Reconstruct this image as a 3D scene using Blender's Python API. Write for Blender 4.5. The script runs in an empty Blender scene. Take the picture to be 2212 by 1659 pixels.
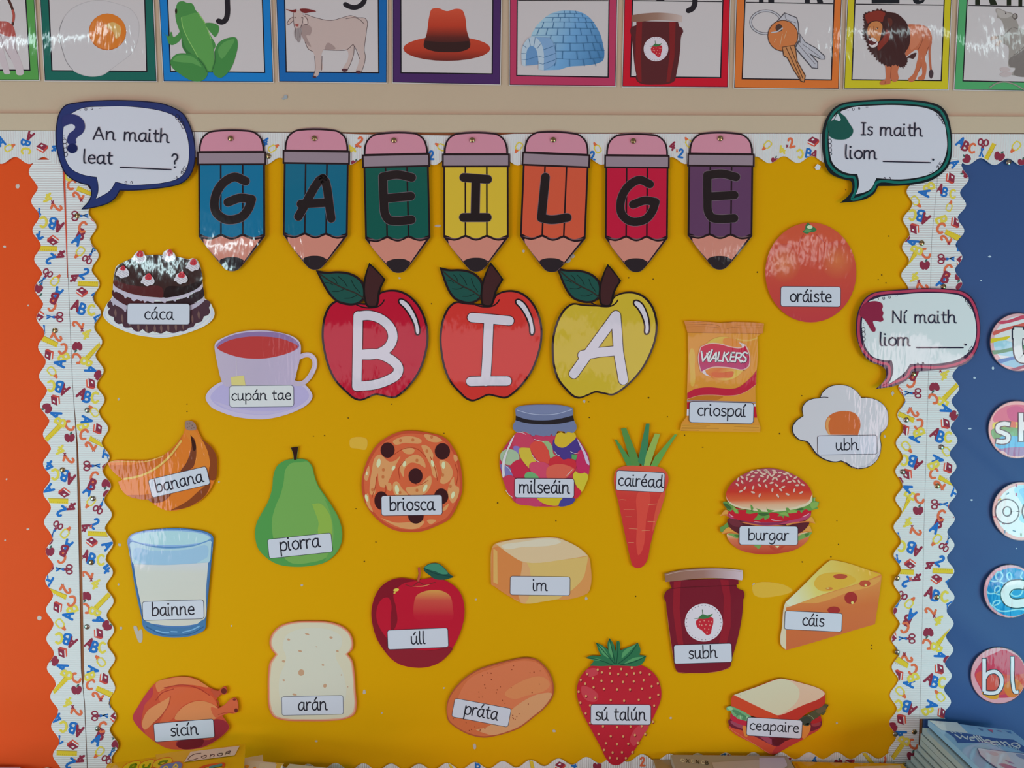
import bpy, bmesh, math, random
from mathutils import Vector
from mathutils.geometry import tessellate_polygon
random.seed(7)
S = bpy.context.scene
COL = S.collection
# ---------------------------------------------------------------- camera, world, lights, exposure
W, H, F = 2212.0, 1659.0, 1661.0
TILT = math.radians(3.9)
CAM = Vector((0.0, -1.43, 1.75))
cd = bpy.data.cameras.new('camera')
cd.sensor_width = 36.0; cd.lens = F / W * 36.0; cd.clip_start = 0.05
cam = bpy.data.objects.new('camera', cd); COL.objects.link(cam)
cam.location = CAM; cam.rotation_euler = (math.pi / 2 - TILT, 0, 0)
S.camera = cam

wd = bpy.data.worlds.new('daylit_room'); S.world = wd; wd.use_nodes = True
bg = wd.node_tree.nodes['Background']
bg.inputs[0].default_value = (1, 1, 1, 1); bg.inputs[1].default_value = 0.09

def area(name, loc, target, size, power, col):
    l = bpy.data.lights.new(name, 'AREA'); l.shape = 'RECTANGLE'
    l.size, l.size_y = size; l.energy = power; l.color = col
    o = bpy.data.objects.new(name, l); COL.objects.link(o); o.location = loc
    o.rotation_euler = (Vector(target) - Vector(loc)).to_track_quat('-Z', 'Y').to_euler()
    return o
# daylight through the long window opposite, then a pair of added fills
area('window_and_fill_light', (0.1, -3.5, 1.62), (0.1, 0, 1.5), (3.0, .36), 8, (1.0, .73, .79))
for x in (-2.9, 2.9): area('window_and_fill_light', (x, -3.3, 0.95), (0, 0, 1.2), (1.2, 1.4), 36, (1.0, .73, .79))  # unseen warm fills added for the main light, kept out of the sheets' reflections
# high strip windows in the same wall
area('clerestory_daylight', (-3.5, -6.5, 2.5), (-3.5, 0, 2.5), (1.9, .045), 22, (.70, .96, 1.0))
area('clerestory_daylight', (2.75, -6.5, 2.5), (2.75, 0, 2.5), (1.2, .035), 2.5, (.85, .97, 1.0))
# unseen cyan fill lamps added low on both sides to cool the lower corners
area('side_fill', (-2.0, -1.0, 0.95), (-0.6, 0, 0.95), (.8, .9), 12, (.30, .95, 1.0))
area('side_fill', (2.0, -1.0, 0.95), (0.6, 0, 0.95), (.8, .9), 12, (.16, .95, 1.0))
# small fluorescent battens on the ceiling
area('ceiling_tube', (-1.65, -1.25, 2.74), (-1.65, -1.25, 0), (.6, .05), 3.2, (.75, .97, 1.0))
area('ceiling_tube', (1.45, -1.25, 2.74), (1.45, -1.25, 0), (.7, .05), 2.0, (.75, .97, 1.0))
S.view_settings.view_transform = 'Standard'; S.view_settings.look = 'None'
S.view_settings.exposure = 0.0; S.view_settings.gamma = 1.0
S.view_settings.use_curve_mapping = False

# ---------------------------------------------------------------- projection of photo points into the place
CT, ST = math.cos(TILT), math.sin(TILT)
def ray(px, py):
    u = (px - W / 2) / F; v = (H / 2 - py) / F
    return Vector((u, CT + v * ST, -ST + v * CT))
def on_wall(px, py, d=0.0):          # point of the plane d metres in front of the wall
    r = ray(px, py); return CAM + r * ((-CAM.y - d) / r.y)
def on_level(px, py, z):             # point of the horizontal plane at height z
    r = ray(px, py); return CAM + r * ((z - CAM.z) / r.z)

# ---------------------------------------------------------------- materials
LIGHT = 0.585
COAT = 0.006
def lin(h):
    h = h.lstrip('#'); out = []
    for i in (0, 2, 4):
        c = int(h[i:i + 2], 16) / 255
        out.append(c / 12.92 if c <= .04045 else ((c + .055) / 1.055) ** 2.4)
    return out
def alb(h, coat):
    return [min(.93, max(.014 if coat else .003, (c - (COAT if coat else 0)) / LIGHT)) for c in lin(h)]
MATS = {}
def new_mat(name):
    m = bpy.data.materials.new(name); m.use_nodes = True
    return m, m.node_tree, m.node_tree.nodes['Principled BSDF']
def coat_nodes(nt, b, strength=1.0):
    N = nt.nodes; L = nt.links
    tc = N.new('ShaderNodeNewGeometry')
    mp = N.new('ShaderNodeMapping'); mp.inputs['Scale'].default_value = (130, 1, 34)
    n1 = N.new('ShaderNodeTexNoise'); n1.inputs['Scale'].default_value = 1.0; n1.inputs['Detail'].default_value = 1.5
    mp2 = N.new('ShaderNodeMapping'); mp2.inputs['Scale'].default_value = (9, 9, 9)
    n2 = N.new('ShaderNodeTexNoise'); n2.inputs['Scale'].default_value = 1.0; n2.inputs['Detail'].default_value = 1
    L.new(tc.outputs['Position'], mp.inputs[0]); L.new(mp.outputs[0], n1.inputs['Vector'])
    L.new(tc.outputs['Position'], mp2.inputs[0]); L.new(mp2.outputs[0], n2.inputs['Vector'])
    b1 = N.new('ShaderNodeBump'); b1.inputs['Strength'].default_value = 1.0; b1.inputs['Distance'].default_value = .00036 * strength
    b2 = N.new('ShaderNodeBump'); b2.inputs['Strength'].default_value = 1.0; b2.inputs['Distance'].default_value = .0022 * strength
    L.new(n1.outputs[0], b1.inputs['Height']); L.new(n2.outputs[0], b2.inputs['Height'])
    L.new(b1.outputs[0], b2.inputs['Normal']); L.new(b2.outputs[0], b.inputs['Coat Normal'])
def mat(c, fin='lam'):
    """flat printed colour; lam = laminated sheet, pap = plain paper, crd = corrugated card"""
    if not isinstance(c, str): return c
    k = (c, fin)
    if k in MATS: return MATS[k]
    m, nt, b = new_mat({'lam': 'laminated_print', 'pap': 'paper_print', 'crd': 'card_print'}[fin])
    b.inputs['Base Color'].default_value = alb(c, fin == 'lam') + [1]
    if fin == 'lam':
        b.inputs['Roughness'].default_value = .6; b.inputs['Specular IOR Level'].default_value = 0.0
        b.inputs['Coat Weight'].default_value = 1.0; b.inputs['Coat Roughness'].default_value = .06; b.inputs['Coat IOR'].default_value = 1.36
        coat_nodes(nt, b)
    else:
        b.inputs['Roughness'].default_value = .75; b.inputs['Specular IOR Level'].default_value = .15
    MATS[k] = m
    return m
def grad(stops, p0, p1, radial=False, fin='lam'):
    """printed colour ramp between two points of the artwork (x, z on the board); returns a deferred maker"""
    return ('grad', stops, p0, p1, radial, fin)
def make_grad(g, P, org):
    _, stops, p0, p1, radial, fin = g
    a = P(*p0) - org; e = P(*p1) - org
    m, nt, b = new_mat('laminated_print_blend'); N = nt.nodes; L = nt.links
    tc = N.new('ShaderNodeTexCoord')
    sub = N.new('ShaderNodeVectorMath'); sub.operation = 'SUBTRACT'; sub.inputs[1].default_value = a
    L.new(tc.outputs['Object'], sub.inputs[0])
    d = e - a
    if radial:
        mp = N.new('ShaderNodeVectorMath'); mp.operation = 'MULTIPLY'; mp.inputs[1].default_value = (1, 0, 1)
        L.new(sub.outputs[0], mp.inputs[0])
        ln = N.new('ShaderNodeVectorMath'); ln.operation = 'LENGTH'; L.new(mp.outputs[0], ln.inputs[0])
        dv = N.new('ShaderNodeMath'); dv.operation = 'DIVIDE'; dv.inputs[1].default_value = d.length
        L.new(ln.outputs['Value'], dv.inputs[0]); out = dv.outputs[0]
    else:
        dt = N.new('ShaderNodeVectorMath'); dt.operation = 'DOT_PRODUCT'; dt.inputs[1].default_value = d / d.length_squared
        L.new(sub.outputs[0], dt.inputs[0]); out = dt.outputs['Value']
    cr = N.new('ShaderNodeValToRGB'); L.new(out, cr.inputs[0])
    el = cr.color_ramp.elements
    while len(el) < len(stops): el.new(.5)
    for i, (t, c) in enumerate(stops): el[i].position = t
    for i, (t, c) in enumerate(stops): el[i].color = alb(c, fin == 'lam') + [1]
    L.new(cr.outputs[0], b.inputs['Base Color'])
    b.inputs['Roughness'].default_value = .6; b.inputs['Specular IOR Level'].default_value = 0
    if fin == 'lam':
        b.inputs['Coat Weight'].default_value = 1.0; b.inputs['Coat Roughness'].default_value = .06; b.inputs['Coat IOR'].default_value = 1.36
        coat_nodes(nt, b)
    return m

# ---------------------------------------------------------------- outlines
def parse(s):
    straight = s.startswith('!'); pts = []
    for t in s.lstrip('!').split():
        c = t.endswith('*'); x, y = t.rstrip('*').split(',')
        pts.append((float(x), float(y), c or straight))
    return pts
def spline(pts, closed=True, n=5):
    m = len(pts); out = []
    for i in range(m if closed else m - 1):
        p1, p2 = pts[i], pts[(i + 1) % m]
        if p1[2] and p2[2]:
            out.append((p1[0], p1[1])); continue
        if closed: p0, p3 = pts[(i - 1) % m], pts[(i + 2) % m]
        else: p0, p3 = pts[max(i - 1, 0)], pts[min(i + 2, m - 1)]
        if p1[2]: p0 = p1
        if p2[2]: p3 = p2
        L = math.hypot(p2[0] - p1[0], p2[1] - p1[1])
        def tan(a, q, b):                    # chord-scaled tangent, no overshoot
            la = math.hypot(q[0] - a[0], q[1] - a[1]); lb = math.hypot(b[0] - q[0], b[1] - q[1])
            if la < 1e-6 or lb < 1e-6: return (b[0] - a[0], b[1] - a[1])
            return tuple(((q[k] - a[k]) / la + (b[k] - q[k]) / lb) * .5 * L for k in (0, 1))
        t1 = tan(p0, p1, p2); t2 = tan(p1, p2, p3)
        if p1[2]: t1 = (p2[0] - p1[0], p2[1] - p1[1])
        if p2[2]: t2 = (p2[0] - p1[0], p2[1] - p1[1])
        for j in range(n):
            t = j / n; a = 2 * t**3 - 3 * t**2 + 1; b = t**3 - 2 * t**2 + t; c = -2 * t**3 + 3 * t**2; d = t**3 - t**2
            out.append(tuple(a * p1[k] + b * t1[k] + c * p2[k] + d * t2[k] for k in (0, 1)))
    if not closed: out.append((pts[-1][0], pts[-1][1]))
    return out
def shape(s):
    return spline(parse(s)) if isinstance(s, str) else [(p[0], p[1]) for p in s]
def ellipse(x, y, rx, ry=None, rot=0, n=None):
    ry = rx if ry is None else ry; n = n or 24
    c, s = math.cos(math.radians(rot)), math.sin(math.radians(rot)); o = []
    for i in range(n):
        a = 2 * math.pi * i / n; p, q = rx * math.cos(a), ry * math.sin(a)
        o.append((x + p * c - q * s, y + p * s + q * c))
    return o
def rrect(cx, cy, w, h, ang=0, r=12, n=5):
    o = []; ca, sa = math.cos(math.radians(ang)), math.sin(math.radians(ang))
    for qx, qy, a0 in ((1, 1, 0), (-1, 1, 90), (-1, -1, 180), (1, -1, 270)):
        for i in range(n + 1):
            a = math.radians(a0 + 90 * i / n)
            x = qx * (w / 2 - r) + r * math.cos(a); y = qy * (h / 2 - r) + r * math.sin(a)
            o.append((cx + x * ca - y * sa, cy + x * sa + y * ca))
    return o
def ribbon(pts, w, closed=False, cap=4):
    """outline pieces of a stroke of width w with round ends"""
    q = [pts[0]]
    for p in pts[1:]:
        if math.hypot(p[0] - q[-1][0], p[1] - q[-1][1]) > w * .04: q.append(p)
    pts = q; m = len(pts); r = w / 2
    if not closed:                       # split at sharp corners
        for i in range(1, m - 1):
            a, b, c = pts[i - 1:i + 2]; d1 = (b[0] - a[0], b[1] - a[1]); d2 = (c[0] - b[0], c[1] - b[1])
            if d1[0] * d2[0] + d1[1] * d2[1] < .3 * math.hypot(*d1) * math.hypot(*d2):
                return ribbon(pts[:i + 1], w, False, cap or 4) + ribbon(pts[i:], w, False, cap or 4)
    if m == 1: return [ellipse(pts[0][0], pts[0][1], r, n=12)]
    nor = []
    for i in range(m):
        if closed: a, b, c = pts[i - 1], pts[i], pts[(i + 1) % m]
        else: a, b, c = pts[max(i - 1, 0)], pts[i], pts[min(i + 1, m - 1)]
        d1 = (b[0] - a[0], b[1] - a[1]); d2 = (c[0] - b[0], c[1] - b[1])
        l1 = math.hypot(*d1); l2 = math.hypot(*d2)
        if l1 < 1e-9: d1, l1 = d2, l2
        if l2 < 1e-9: d2, l2 = d1, l1
        n1 = (-d1[1] / l1, d1[0] / l1); n2 = (-d2[1] / l2, d2[0] / l2)
        s = (n1[0] + n2[0], n1[1] + n2[1]); k = s[0]**2 + s[1]**2
        k = min(2 / k, 1.6) if k > .2 else .7
        nor.append((s[0] * k, s[1] * k))
    Lp = [(p[0] + n[0] * r, p[1] + n[1] * r) for p, n in zip(pts, nor)]
    Rp = [(p[0] - n[0] * r, p[1] - n[1] * r) for p, n in zip(pts, nor)]
    out = []
    for i in range(m if closed else m - 1):
        j = (i + 1) % m; out.append([Lp[i], Lp[j], Rp[j], Rp[i]])
    if not closed and cap:
        for e, o in ((0, 1), (-1, -2)):
            a0 = math.atan2(pts[e][1] - pts[o][1], pts[e][0] - pts[o][0])
            out.append([(pts[e][0] + r * math.cos(a0 + math.pi * (k / (2 * cap) - .5)), pts[e][1] + r * math.sin(a0 + math.pi * (k / (2 * cap) - .5))) for k in range(2 * cap + 1)])
    return out

# ---------------------------------------------------------------- handwriting-style stroke letters (x height 1, y up, round ends)
O_ = '.38,1.0 .1,.82 .0,.5 .1,.17 .38,0 .64,.15 .75,.5 .66,.84'
G = {
 'a': (.86, ['.66,.93 .38,1.0 .1,.8 0,.45 .1,.1 .3,0 .5,.14 .68,.5*', '.68,.97* .68,.2 .76,.01 .9,.0']),
 'b': (.78, ['.0,1.65* .0,.0', '.02,.6* .14,.85 .4,1.0 .64,.86 .72,.5 .62,.15 .36,0 .12,.03 .0,.1']),
 'c': (.66, ['.62,.86 .4,1.0 .12,.83 .0,.5 .1,.16 .36,0 .64,.1']),
 'd': (.86, ['.66,.9 .38,1.0 .1,.8 0,.45 .1,.1 .3,0 .5,.14 .68,.5*', '.68,1.65* .68,.2 .76,.01 .9,.0']),
 'e': (.74, ['.02,.52* .66,.56* .6,.85 .38,1.0 .12,.85 0,.48 .12,.14 .38,0 .66,.1']),
 'f': (.55, ['.6,1.6 .4,1.65 .25,1.45 .25,.0', '.0,1.0* .5,1.0*']),
 'g': (.8, ['.66,.93 .38,1.0 .1,.8 0,.45 .1,.1 .3,0 .5,.14 .68,.5*', '.68,.97* .68,-.25 .5,-.55 .2,-.58 .02,-.45']),
 'h': (.86, ['.0,1.65* .0,.0', '.0,.55* .14,.85 .4,1.0 .6,.85 .63,.55 .63,.2 .7,.02 .84,.0']),
 'i': (.26, ['.0,1.0* .0,.2 .06,.02 .18,.0', '@0,1.42']),
 'l': (.26, ['.0,1.65* .0,.2 .06,.02 .18,.0']),
 'm': (1.28, ['.0,1.0* .0,.0', '.0,.6* .12,.88 .32,1.0 .5,.86 .52,.6 .52,.0', '.52,.6* .66,.9 .86,1.0 1.02,.86 1.05,.55 1.05,.2 1.12,.02 1.24,.0']),
 'n': (.86, ['.0,1.0* .0,.0', '.0,.55* .14,.85 .4,1.0 .6,.85 .63,.55 .63,.2 .7,.02 .84,.0']),
 'o': (.78, [O_ + ' .38,1.0']),
 'p': (.78, ['.0,1.0* .0,-.62*', '.02,.6* .14,.85 .4,1.0 .64,.86 .72,.5 .62,.15 .36,0 .12,.05 .0,.15']),
 'r': (.52, ['.0,1.0* .0,.0', '.0,.55* .12,.85 .32,1.0 .5,.96']),
 's': (.62, ['.56,.9 .34,1.0 .1,.92 .06,.72 .2,.57 .42,.47 .56,.3 .48,.08 .26,0 .0,.1']),
 't': (.54, ['.2,1.4* .2,.25 .3,.02 .5,.03', '.0,1.0* .5,1.0*']),
 'u': (.84, ['.0,1.0* .0,.4 .06,.1 .24,0 .46,.14 .62,.45*', '.62,1.0* .62,.2 .7,.01 .84,.0']),
 'y': (.72, ['.0,1.0* .32,.05*', '.66,1.0* .3,-.1 .1,-.55*']),
 'k': (.7, ['.0,1.65* .0,.0', '.55,1.0* .0,.45*', '.2,.6* .6,.0*']),
 'A': (1.06, ['.0,.0* .48,1.5* .96,.0*', '.18,.52* .78,.52*']),
 'B': (.95, ['.0,1.5* .0,.0*', '.0,1.5 .5,1.48 .72,1.15 .45,.8 .0,.78', '.4,.8 .8,.6 .8,.2 .45,.0 .0,.0']),
 'C': (1.0, ['.9,1.3 .6,1.5 .2,1.3 .0,.75 .15,.2 .5,.0 .9,.2']),
 'D': (1.0, ['.0,1.5* .0,.0*', '.0,1.5 .5,1.4 .85,.8 .5,.1 .0,.0']),
 'E': (.8, ['.75,1.5* .0,1.5* .0,.0* .75,.0*', '.0,.78* .65,.78*']),
 'I': (.62, ['.0,1.5* .5,1.5*', '.25,1.5* .25,.0*', '.0,.0* .5,.0*']),
 'K': (.9, ['.0,1.5* .0,.0*', '.75,1.5* .05,.7*', '.25,.85* .85,.0*']),
 'L': (.75, ['.0,1.5* .0,.0* .7,.0*']),
 'M': (1.2, ['.0,.0* .1,1.5* .55,.5* 1.0,1.5* 1.1,.0*']),
 'N': (1.0, ['.0,.0* .0,1.5* .8,.0* .8,1.5*']),
 'O': (1.1, ['.5,1.5 .12,1.25 .0,.75 .12,.25 .5,.0 .88,.25 1.0,.75 .88,1.25 .5,1.5']),
 'R': (.9, ['.0,1.5* .0,.0*', '.0,1.5 .5,1.48 .75,1.12 .45,.75 .0,.72', '.35,.73* .8,.0*']),
 'S': (.85, ['.75,1.3 .4,1.5 .08,1.3 .1,.95 .4,.75 .75,.5 .7,.15 .35,.0 .0,.2']),
 'W': (1.35, ['.0,1.5* .3,.0* .6,1.2* .95,.0* 1.3,1.5*']),
 'X': (.9, ['.0,1.5* .8,.0*', '.8,1.5* .0,.0*']),
 '2': (.8, ['.0,1.2 .2,1.45 .5,1.4 .6,1.05 .4,.6 .0,.0* .75,.0*']),
 '4': (.9, ['.5,1.5* .0,.5* .85,.5*', '.6,.95* .6,.0*']),
 'x': (.6, ['.0,.9* .6,.0*', '.6,.9* .0,.0*']),
 '?': (.75, ['.0,1.35 .2,1.6 .5,1.55 .62,1.2 .45,.9 .3,.75 .3,.45', '@.3,.05']),
 '.': (.3, ['@.1,.05']), '-': (.5, ['.0,.5* .4,.5*']), ' ': (.42, []),
}
ACC = {'á': 'a', 'é': 'e', 'í': 'i', 'ó': 'o', 'ú': 'u'}
def text_strokes(word, gap=.17):
    """strokes of a word in x-height units and its total width"""
    x = 0; out = []
    for ch in word:
        base = ACC.get(ch, ch); w, ss = G[base]
        for s in ss:
            if s.startswith('@'):
                if ch == 'í': continue
                a, b = s[1:].split(','); out.append(('dot', [(x + float(a), float(b))]))
            else:
                out.append(('line', [(x + a, b) for a, b in spline(parse(s), False, 4)]))
        if ch in ACC:
            c = {'a': .4, 'e': .36, 'i': .04, 'o': .38, 'u': .34}[base]
            out.append(('line', [(x + c - .06, 1.22), (x + c + .16, 1.58)]))
        x += w + gap
    return out, x - gap

# ---------------------------------------------------------------- building objects
def link(name, me, parent=None, loc=None):
    o = bpy.data.objects.new(name, me); COL.objects.link(o)
    if parent is not None: o.parent = parent
    if loc is not None: o.location = loc
    return o
def tag(o, label, cat, group=None):
    o['label'] = label; o['category'] = cat
    if group: o['group'] = group
    return o
def structure(o):
    o['kind'] = 'structure'; return o
class MB:
    """collects faces of one mesh object, one material slot per colour"""
    def __init__(s, org): s.v = []; s.f = []; s.mi = []; s.mats = []; s.org = Vector(org); s.solid = False
    def slot(s, m):
        if m not in s.mats: s.mats.append(m)
        return s.mats.index(m)
    def face(s, pts, m):
        i = len(s.v); s.v += [tuple(p - s.org) for p in pts]
        s.f.append(tuple(range(i, i + len(pts)))); s.mi.append(s.slot(m))
    def poly(s, loops, m, away=False):
        tri = tessellate_polygon(loops); flat = [p for l in loops for p in l]
        n = sum(((flat[t[1]] - flat[t[0]]).cross(flat[t[2]] - flat[t[0]]) for t in tri), Vector())
        if (n.dot(CAM - flat[0]) < 0) != away: tri = [t[::-1] for t in tri]
        i = len(s.v); s.v += [tuple(p - s.org) for p in flat]; k = s.slot(m)
        for t in tri:
            s.f.append((i + t[0], i + t[1], i + t[2])); s.mi.append(k)
    def box(s, a, b, m):
        (x0, y0, z0), (x1, y1, z1) = a, b
        c = [Vector(p) for p in ((x0,y0,z0),(x1,y0,z0),(x1,y1,z0),(x0,y1,z0),(x0,y0,z1),(x1,y0,z1),(x1,y1,z1),(x0,y1,z1))]
        for q in ((0,3,2,1),(4,5,6,7),(0,1,5,4),(1,2,6,5),(2,3,7,6),(3,0,4,7)): s.face([c[i] for i in q], m)
    def prism(s, top, down, m, mside=None):
        bot = [p + down for p in top]; s.poly([top], m); s.poly([bot], mside or m, True); n = len(top); s.solid = True
        for i in range(n): s.face([top[i], top[(i + 1) % n], bot[(i + 1) % n], bot[i]], mside or m)
    def build(s, name, parent=None, smooth=False, recalc=True):
        me = bpy.data.meshes.new(name); me.from_pydata(s.v, [], s.f)
        for m in s.mats: me.materials.append(m)
        me.polygons.foreach_set('material_index', s.mi)
        if recalc:
            bm = bmesh.new(); bm.from_mesh(me); bmesh.ops.remove_doubles(bm, verts=bm.verts, dist=1e-7)
            bmesh.ops.recalc_face_normals(bm, faces=bm.faces); bm.to_mesh(me); bm.free()
        if smooth: me.polygons.foreach_set('use_smooth', [True] * len(me.polygons))
        me.update()
        return link(name, me, parent, None if parent is not None else s.org)

STEP = 0.00005
class Part:
    def __init__(s, art, name, parent): s.art = art; s.name = name; s.par = parent; s.mb = MB(art.org); s.kids = []; s.obj = None
    def part(s, name):
        p = Part(s.art, name, s); s.kids.append(p); return p
    def fill(s, c, *paths, same=False):
        s.art.level += 0 if same else 1
        pts = [[s.art.P(x, y) for x, y in shape(p)] for p in paths]
        m = make_grad(c, s.art.P, s.art.org) if isinstance(c, tuple) else mat(c, s.art.fin)
        s.mb.poly(pts, m); return s
    def fills(s, c, *paths):
        s.art.level += 1
        for p in paths: s.fill(c, p, same=True)
        return s
    def ell(s, c, *a, same=False): return s.fill(c, ellipse(*a), same=same)
    def line(s, c, w, *paths, closed=False, same=False, pts=None, cap=4):
        s.art.level += 0 if same else 1
        m = mat(c, s.art.fin)
        for p in paths:
            q = spline(parse(p), closed) if isinstance(p, str) else p
            s.art.level += .25
            for piece in ribbon(q, w, closed, cap): s.mb.poly([[s.art.P(x, y) for x, y in piece]], m)
        return s
    def text(s, c, word, x0, y0, x1, y1, xh, wt=.17, gap=.17, slant=0, wt2=None):
        """word with its baseline from (x0,y0) to (x1,y1)"""
        st, wid = text_strokes(word, gap); L = math.hypot(x1 - x0, y1 - y0)
        ux, uy = (x1 - x0) / L, (y1 - y0) / L; sx = L / wid
        s.art.level += 1; m = mat(c, s.art.fin)
        for k, pts in st:
            q = [(x0 + ux * (a * sx + b * slant * xh) + uy * b * xh, y0 + uy * (a * sx + b * slant * xh) - ux * b * xh) for a, b in pts]
            s.art.level += .25
            pieces = [ellipse(q[0][0], q[0][1], xh * wt * .72, n=10)] if k == 'dot' else ribbon(q, xh * wt)
            for piece in pieces: s.mb.poly([[s.art.P(x, y) for x, y in piece]], m)
        return s
    def build(s, parent):
        if s.mb.f:
            s.obj = s.mb.build(s.name, parent, recalc=s.mb.solid)
        else:
            s.obj = link(s.name, None, parent)
        for k in s.kids: k.build(s.obj)
class Art:
    """a flat printed thing: a sheet of real thickness with its print laid on it part by part"""
    def __init__(s, name, label, cat, group=None, T=(0, 0, 1), d=.005, at=None, fin='lam', proj=None):
        s.name, s.label, s.cat, s.group, s.T, s.d, s.fin = name, label, cat, group, T, d, fin
        s.level = 0; s.parts = []; s.proj = proj
        s.org = s.P(*at) if at else None
    def P(s, x, y, off=None):
        ox, oy, k = s.T
        px, py = (x / k + ox, y / k + oy) if k else (x, y)
        if s.proj: return s.proj(px, py, s.level * STEP if off is None else off)
        return on_wall(px, py, s.d + (s.level * STEP if off is None else off))
    def sheet(s, c, *paths, name='sheet', th=.0006, grow=0):
        loops = [shape(p) for p in paths]
        if s.org is None:
            xs = [p[0] for l in loops for p in l]; ys = [p[1] for l in loops for p in l]
            s.org = s.P((min(xs) + max(xs)) / 2, max(ys), -th)
        p = s.part(name); m = mat(c, s.fin)
        for l in loops:
            top = [s.P(x, y) for x, y in l]
            p.mb.prism(top, Vector((0, th, 0)), m)
        return p
    def part(s, name):
        p = Part(s, name, None); s.parts.append(p); return p
    def tagl(s, word, cx, cy, w, h, ang, b, xh, r=18, rim='#3c3c48', paper='#b6b9c4', tf='#2c2c34'):
        """printed word box"""
        p = s.part('word_label')
        k = s.T[2] if s.T[2] else 1
        rim_w = 1.1 * k
        p.fill(rim, rrect(cx, cy, w + rim_w, h + rim_w, ang, r + rim_w / 2)); p.fill(paper, rrect(cx, cy, w - rim_w, h - rim_w, ang, r - rim_w / 2))
        t = p.part('lettering'); t.text(tf, word, *b, xh)
        return p
    def done(s):
        r = link(s.name, None, None, s.org); r.empty_display_size = .02
        tag(r, s.label, s.cat, s.group)
        for p in s.parts: p.build(r)
        s.root = r
        return r
# ---------------------------------------------------------------- the setting
def noise_paint(name, c, var=.05, scale=6, rough=.7):
    m, nt, b = new_mat(name); N = nt.nodes; L = nt.links
    g = N.new('ShaderNodeNewGeometry'); n = N.new('ShaderNodeTexNoise'); n.inputs['Scale'].default_value = scale; n.inputs['Detail'].default_value = 5
    L.new(g.outputs['Position'], n.inputs['Vector'])
    mx = N.new('ShaderNodeMix'); mx.data_type = 'RGBA'; a = alb(c, False)
    mx.inputs['A'].default_value = [v * (1 - var) for v in a] + [1]; mx.inputs['B'].default_value = [min(1, v * (1 + var)) for v in a] + [1]
    L.new(n.outputs[0], mx.inputs['Factor']); L.new(mx.outputs['Result'], b.inputs['Base Color'])
    b.inputs['Roughness'].default_value = rough; b.inputs['Specular IOR Level'].default_value = .2
    n2 = N.new('ShaderNodeTexNoise'); n2.inputs['Scale'].default_value = 260; L.new(g.outputs['Position'], n2.inputs['Vector'])
    bp = N.new('ShaderNodeBump'); bp.inputs['Strength'].default_value = .12; bp.inputs['Distance'].default_value = .002
    L.new(n2.outputs[0], bp.inputs['Height']); L.new(bp.outputs[0], b.inputs['Normal'])
    return m
def solid(name, a, b, m, org=None):
    mb = MB(org or Vector([(a[i] + b[i]) / 2 for i in range(3)])); mb.box(a, b, m); return mb.build(name)
M_WALL = noise_paint('cream_wall_paint', '#ab9983', .04)
M_RAIL = noise_paint('cream_rail_paint', '#ad9d87', .02)
M_WOOD = noise_paint('brown_board_edge', '#7a4a2e', .2, 30)
structure(solid('wall_back', (-3.2, 0, 0), (3.2, .12, 2.8), M_WALL))
structure(solid('floor', (-3.2, -7, -.1), (3.2, 0, 0), noise_paint('floor_vinyl', '#8a8578', .08)))
structure(solid('ceiling', (-3.2, -7, 2.8), (3.2, .12, 2.9), noise_paint('ceiling_paint', '#8f8a86', .03)))
# cream dado rail between the posters and the boards
def rail(name, top, bot, th, m):
    mb = MB(on_wall(1106, bot[0][1], 0)); n = len(top)
    for i in range(n - 1):
        q = [on_wall(*top[i], th), on_wall(*top[i + 1], th), on_wall(*bot[i + 1], th), on_wall(*bot[i], th)]
        k = [Vector((p.x, 0, p.z)) for p in q]
        mb.face(q, m)
        for a, b in ((0, 1), (2, 3)): mb.face([q[a], q[b], k[b], k[a]], m)
        if i == 0: mb.face([q[0], q[3], k[3], k[0]], m)
        if i == n - 2: mb.face([q[1], q[2], k[2], k[1]], m)
    return structure(mb.build(name))
rail('trim_1', [(-420, 243), (0, 245), (600, 247), (1100, 248), (1700, 250), (2212, 252), (2640, 254)],
     [(-420, 279), (0, 281), (600, 284.5), (1100, 286), (1700, 286.5), (2212, 287.5), (2640, 288)], .007, M_RAIL)
rail('trim_2', [(-420, 281), (600, 284.5), (1100, 286), (2640, 288)], [(-420, 300), (600, 306), (1100, 308), (2640, 308)], .003, M_WOOD)
def vrail(name, pts, w, th, m):
    mb = MB(on_wall(*pts[-1])); 
    for (x0, y0), (x1, y1) in zip(pts, pts[1:]):
        q = [on_wall(x0 - w, y0, th), on_wall(x0 + w, y0, th), on_wall(x1 + w, y1, th), on_wall(x1 - w, y1, th)]
        k = [Vector((p.x, 0, p.z)) for p in q]; mb.face(q, m)
        for a, b in ((0, 3), (1, 2)): mb.face([q[a], q[b], k[b], k[a]], m)
    return structure(mb.build(name))
SEAM_L = [(131, 284), (139, 440), (147, 600), (156, 820), (165, 960), (171, 1239), (175, 1450), (182, 1520), (188, 1659), (191, 1720)]
SEAM_R = [(2030, 284), (2024, 400), (2013, 514), (2010, 618), (2004, 871), (2001, 972), (1996, 1136), (1994, 1264), (1990, 1441), (1987, 1543), (1983, 1659), (1981, 1720)]
vrail('trim_3', SEAM_L, 10, .0045, M_WOOD)
vrail('trim_4', SEAM_R, 5, .0045, M_WOOD)
COUNTER_Z = .862
o = solid('worktop', (-1.7, -.48, COUNTER_Z - .035), (1.7, -.001, COUNTER_Z), noise_paint('worktop_laminate', '#9a8f80', .1, 12, .4))
tag(o, 'beige worktop running under the display boards, carrying the books', 'worktop')

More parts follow.
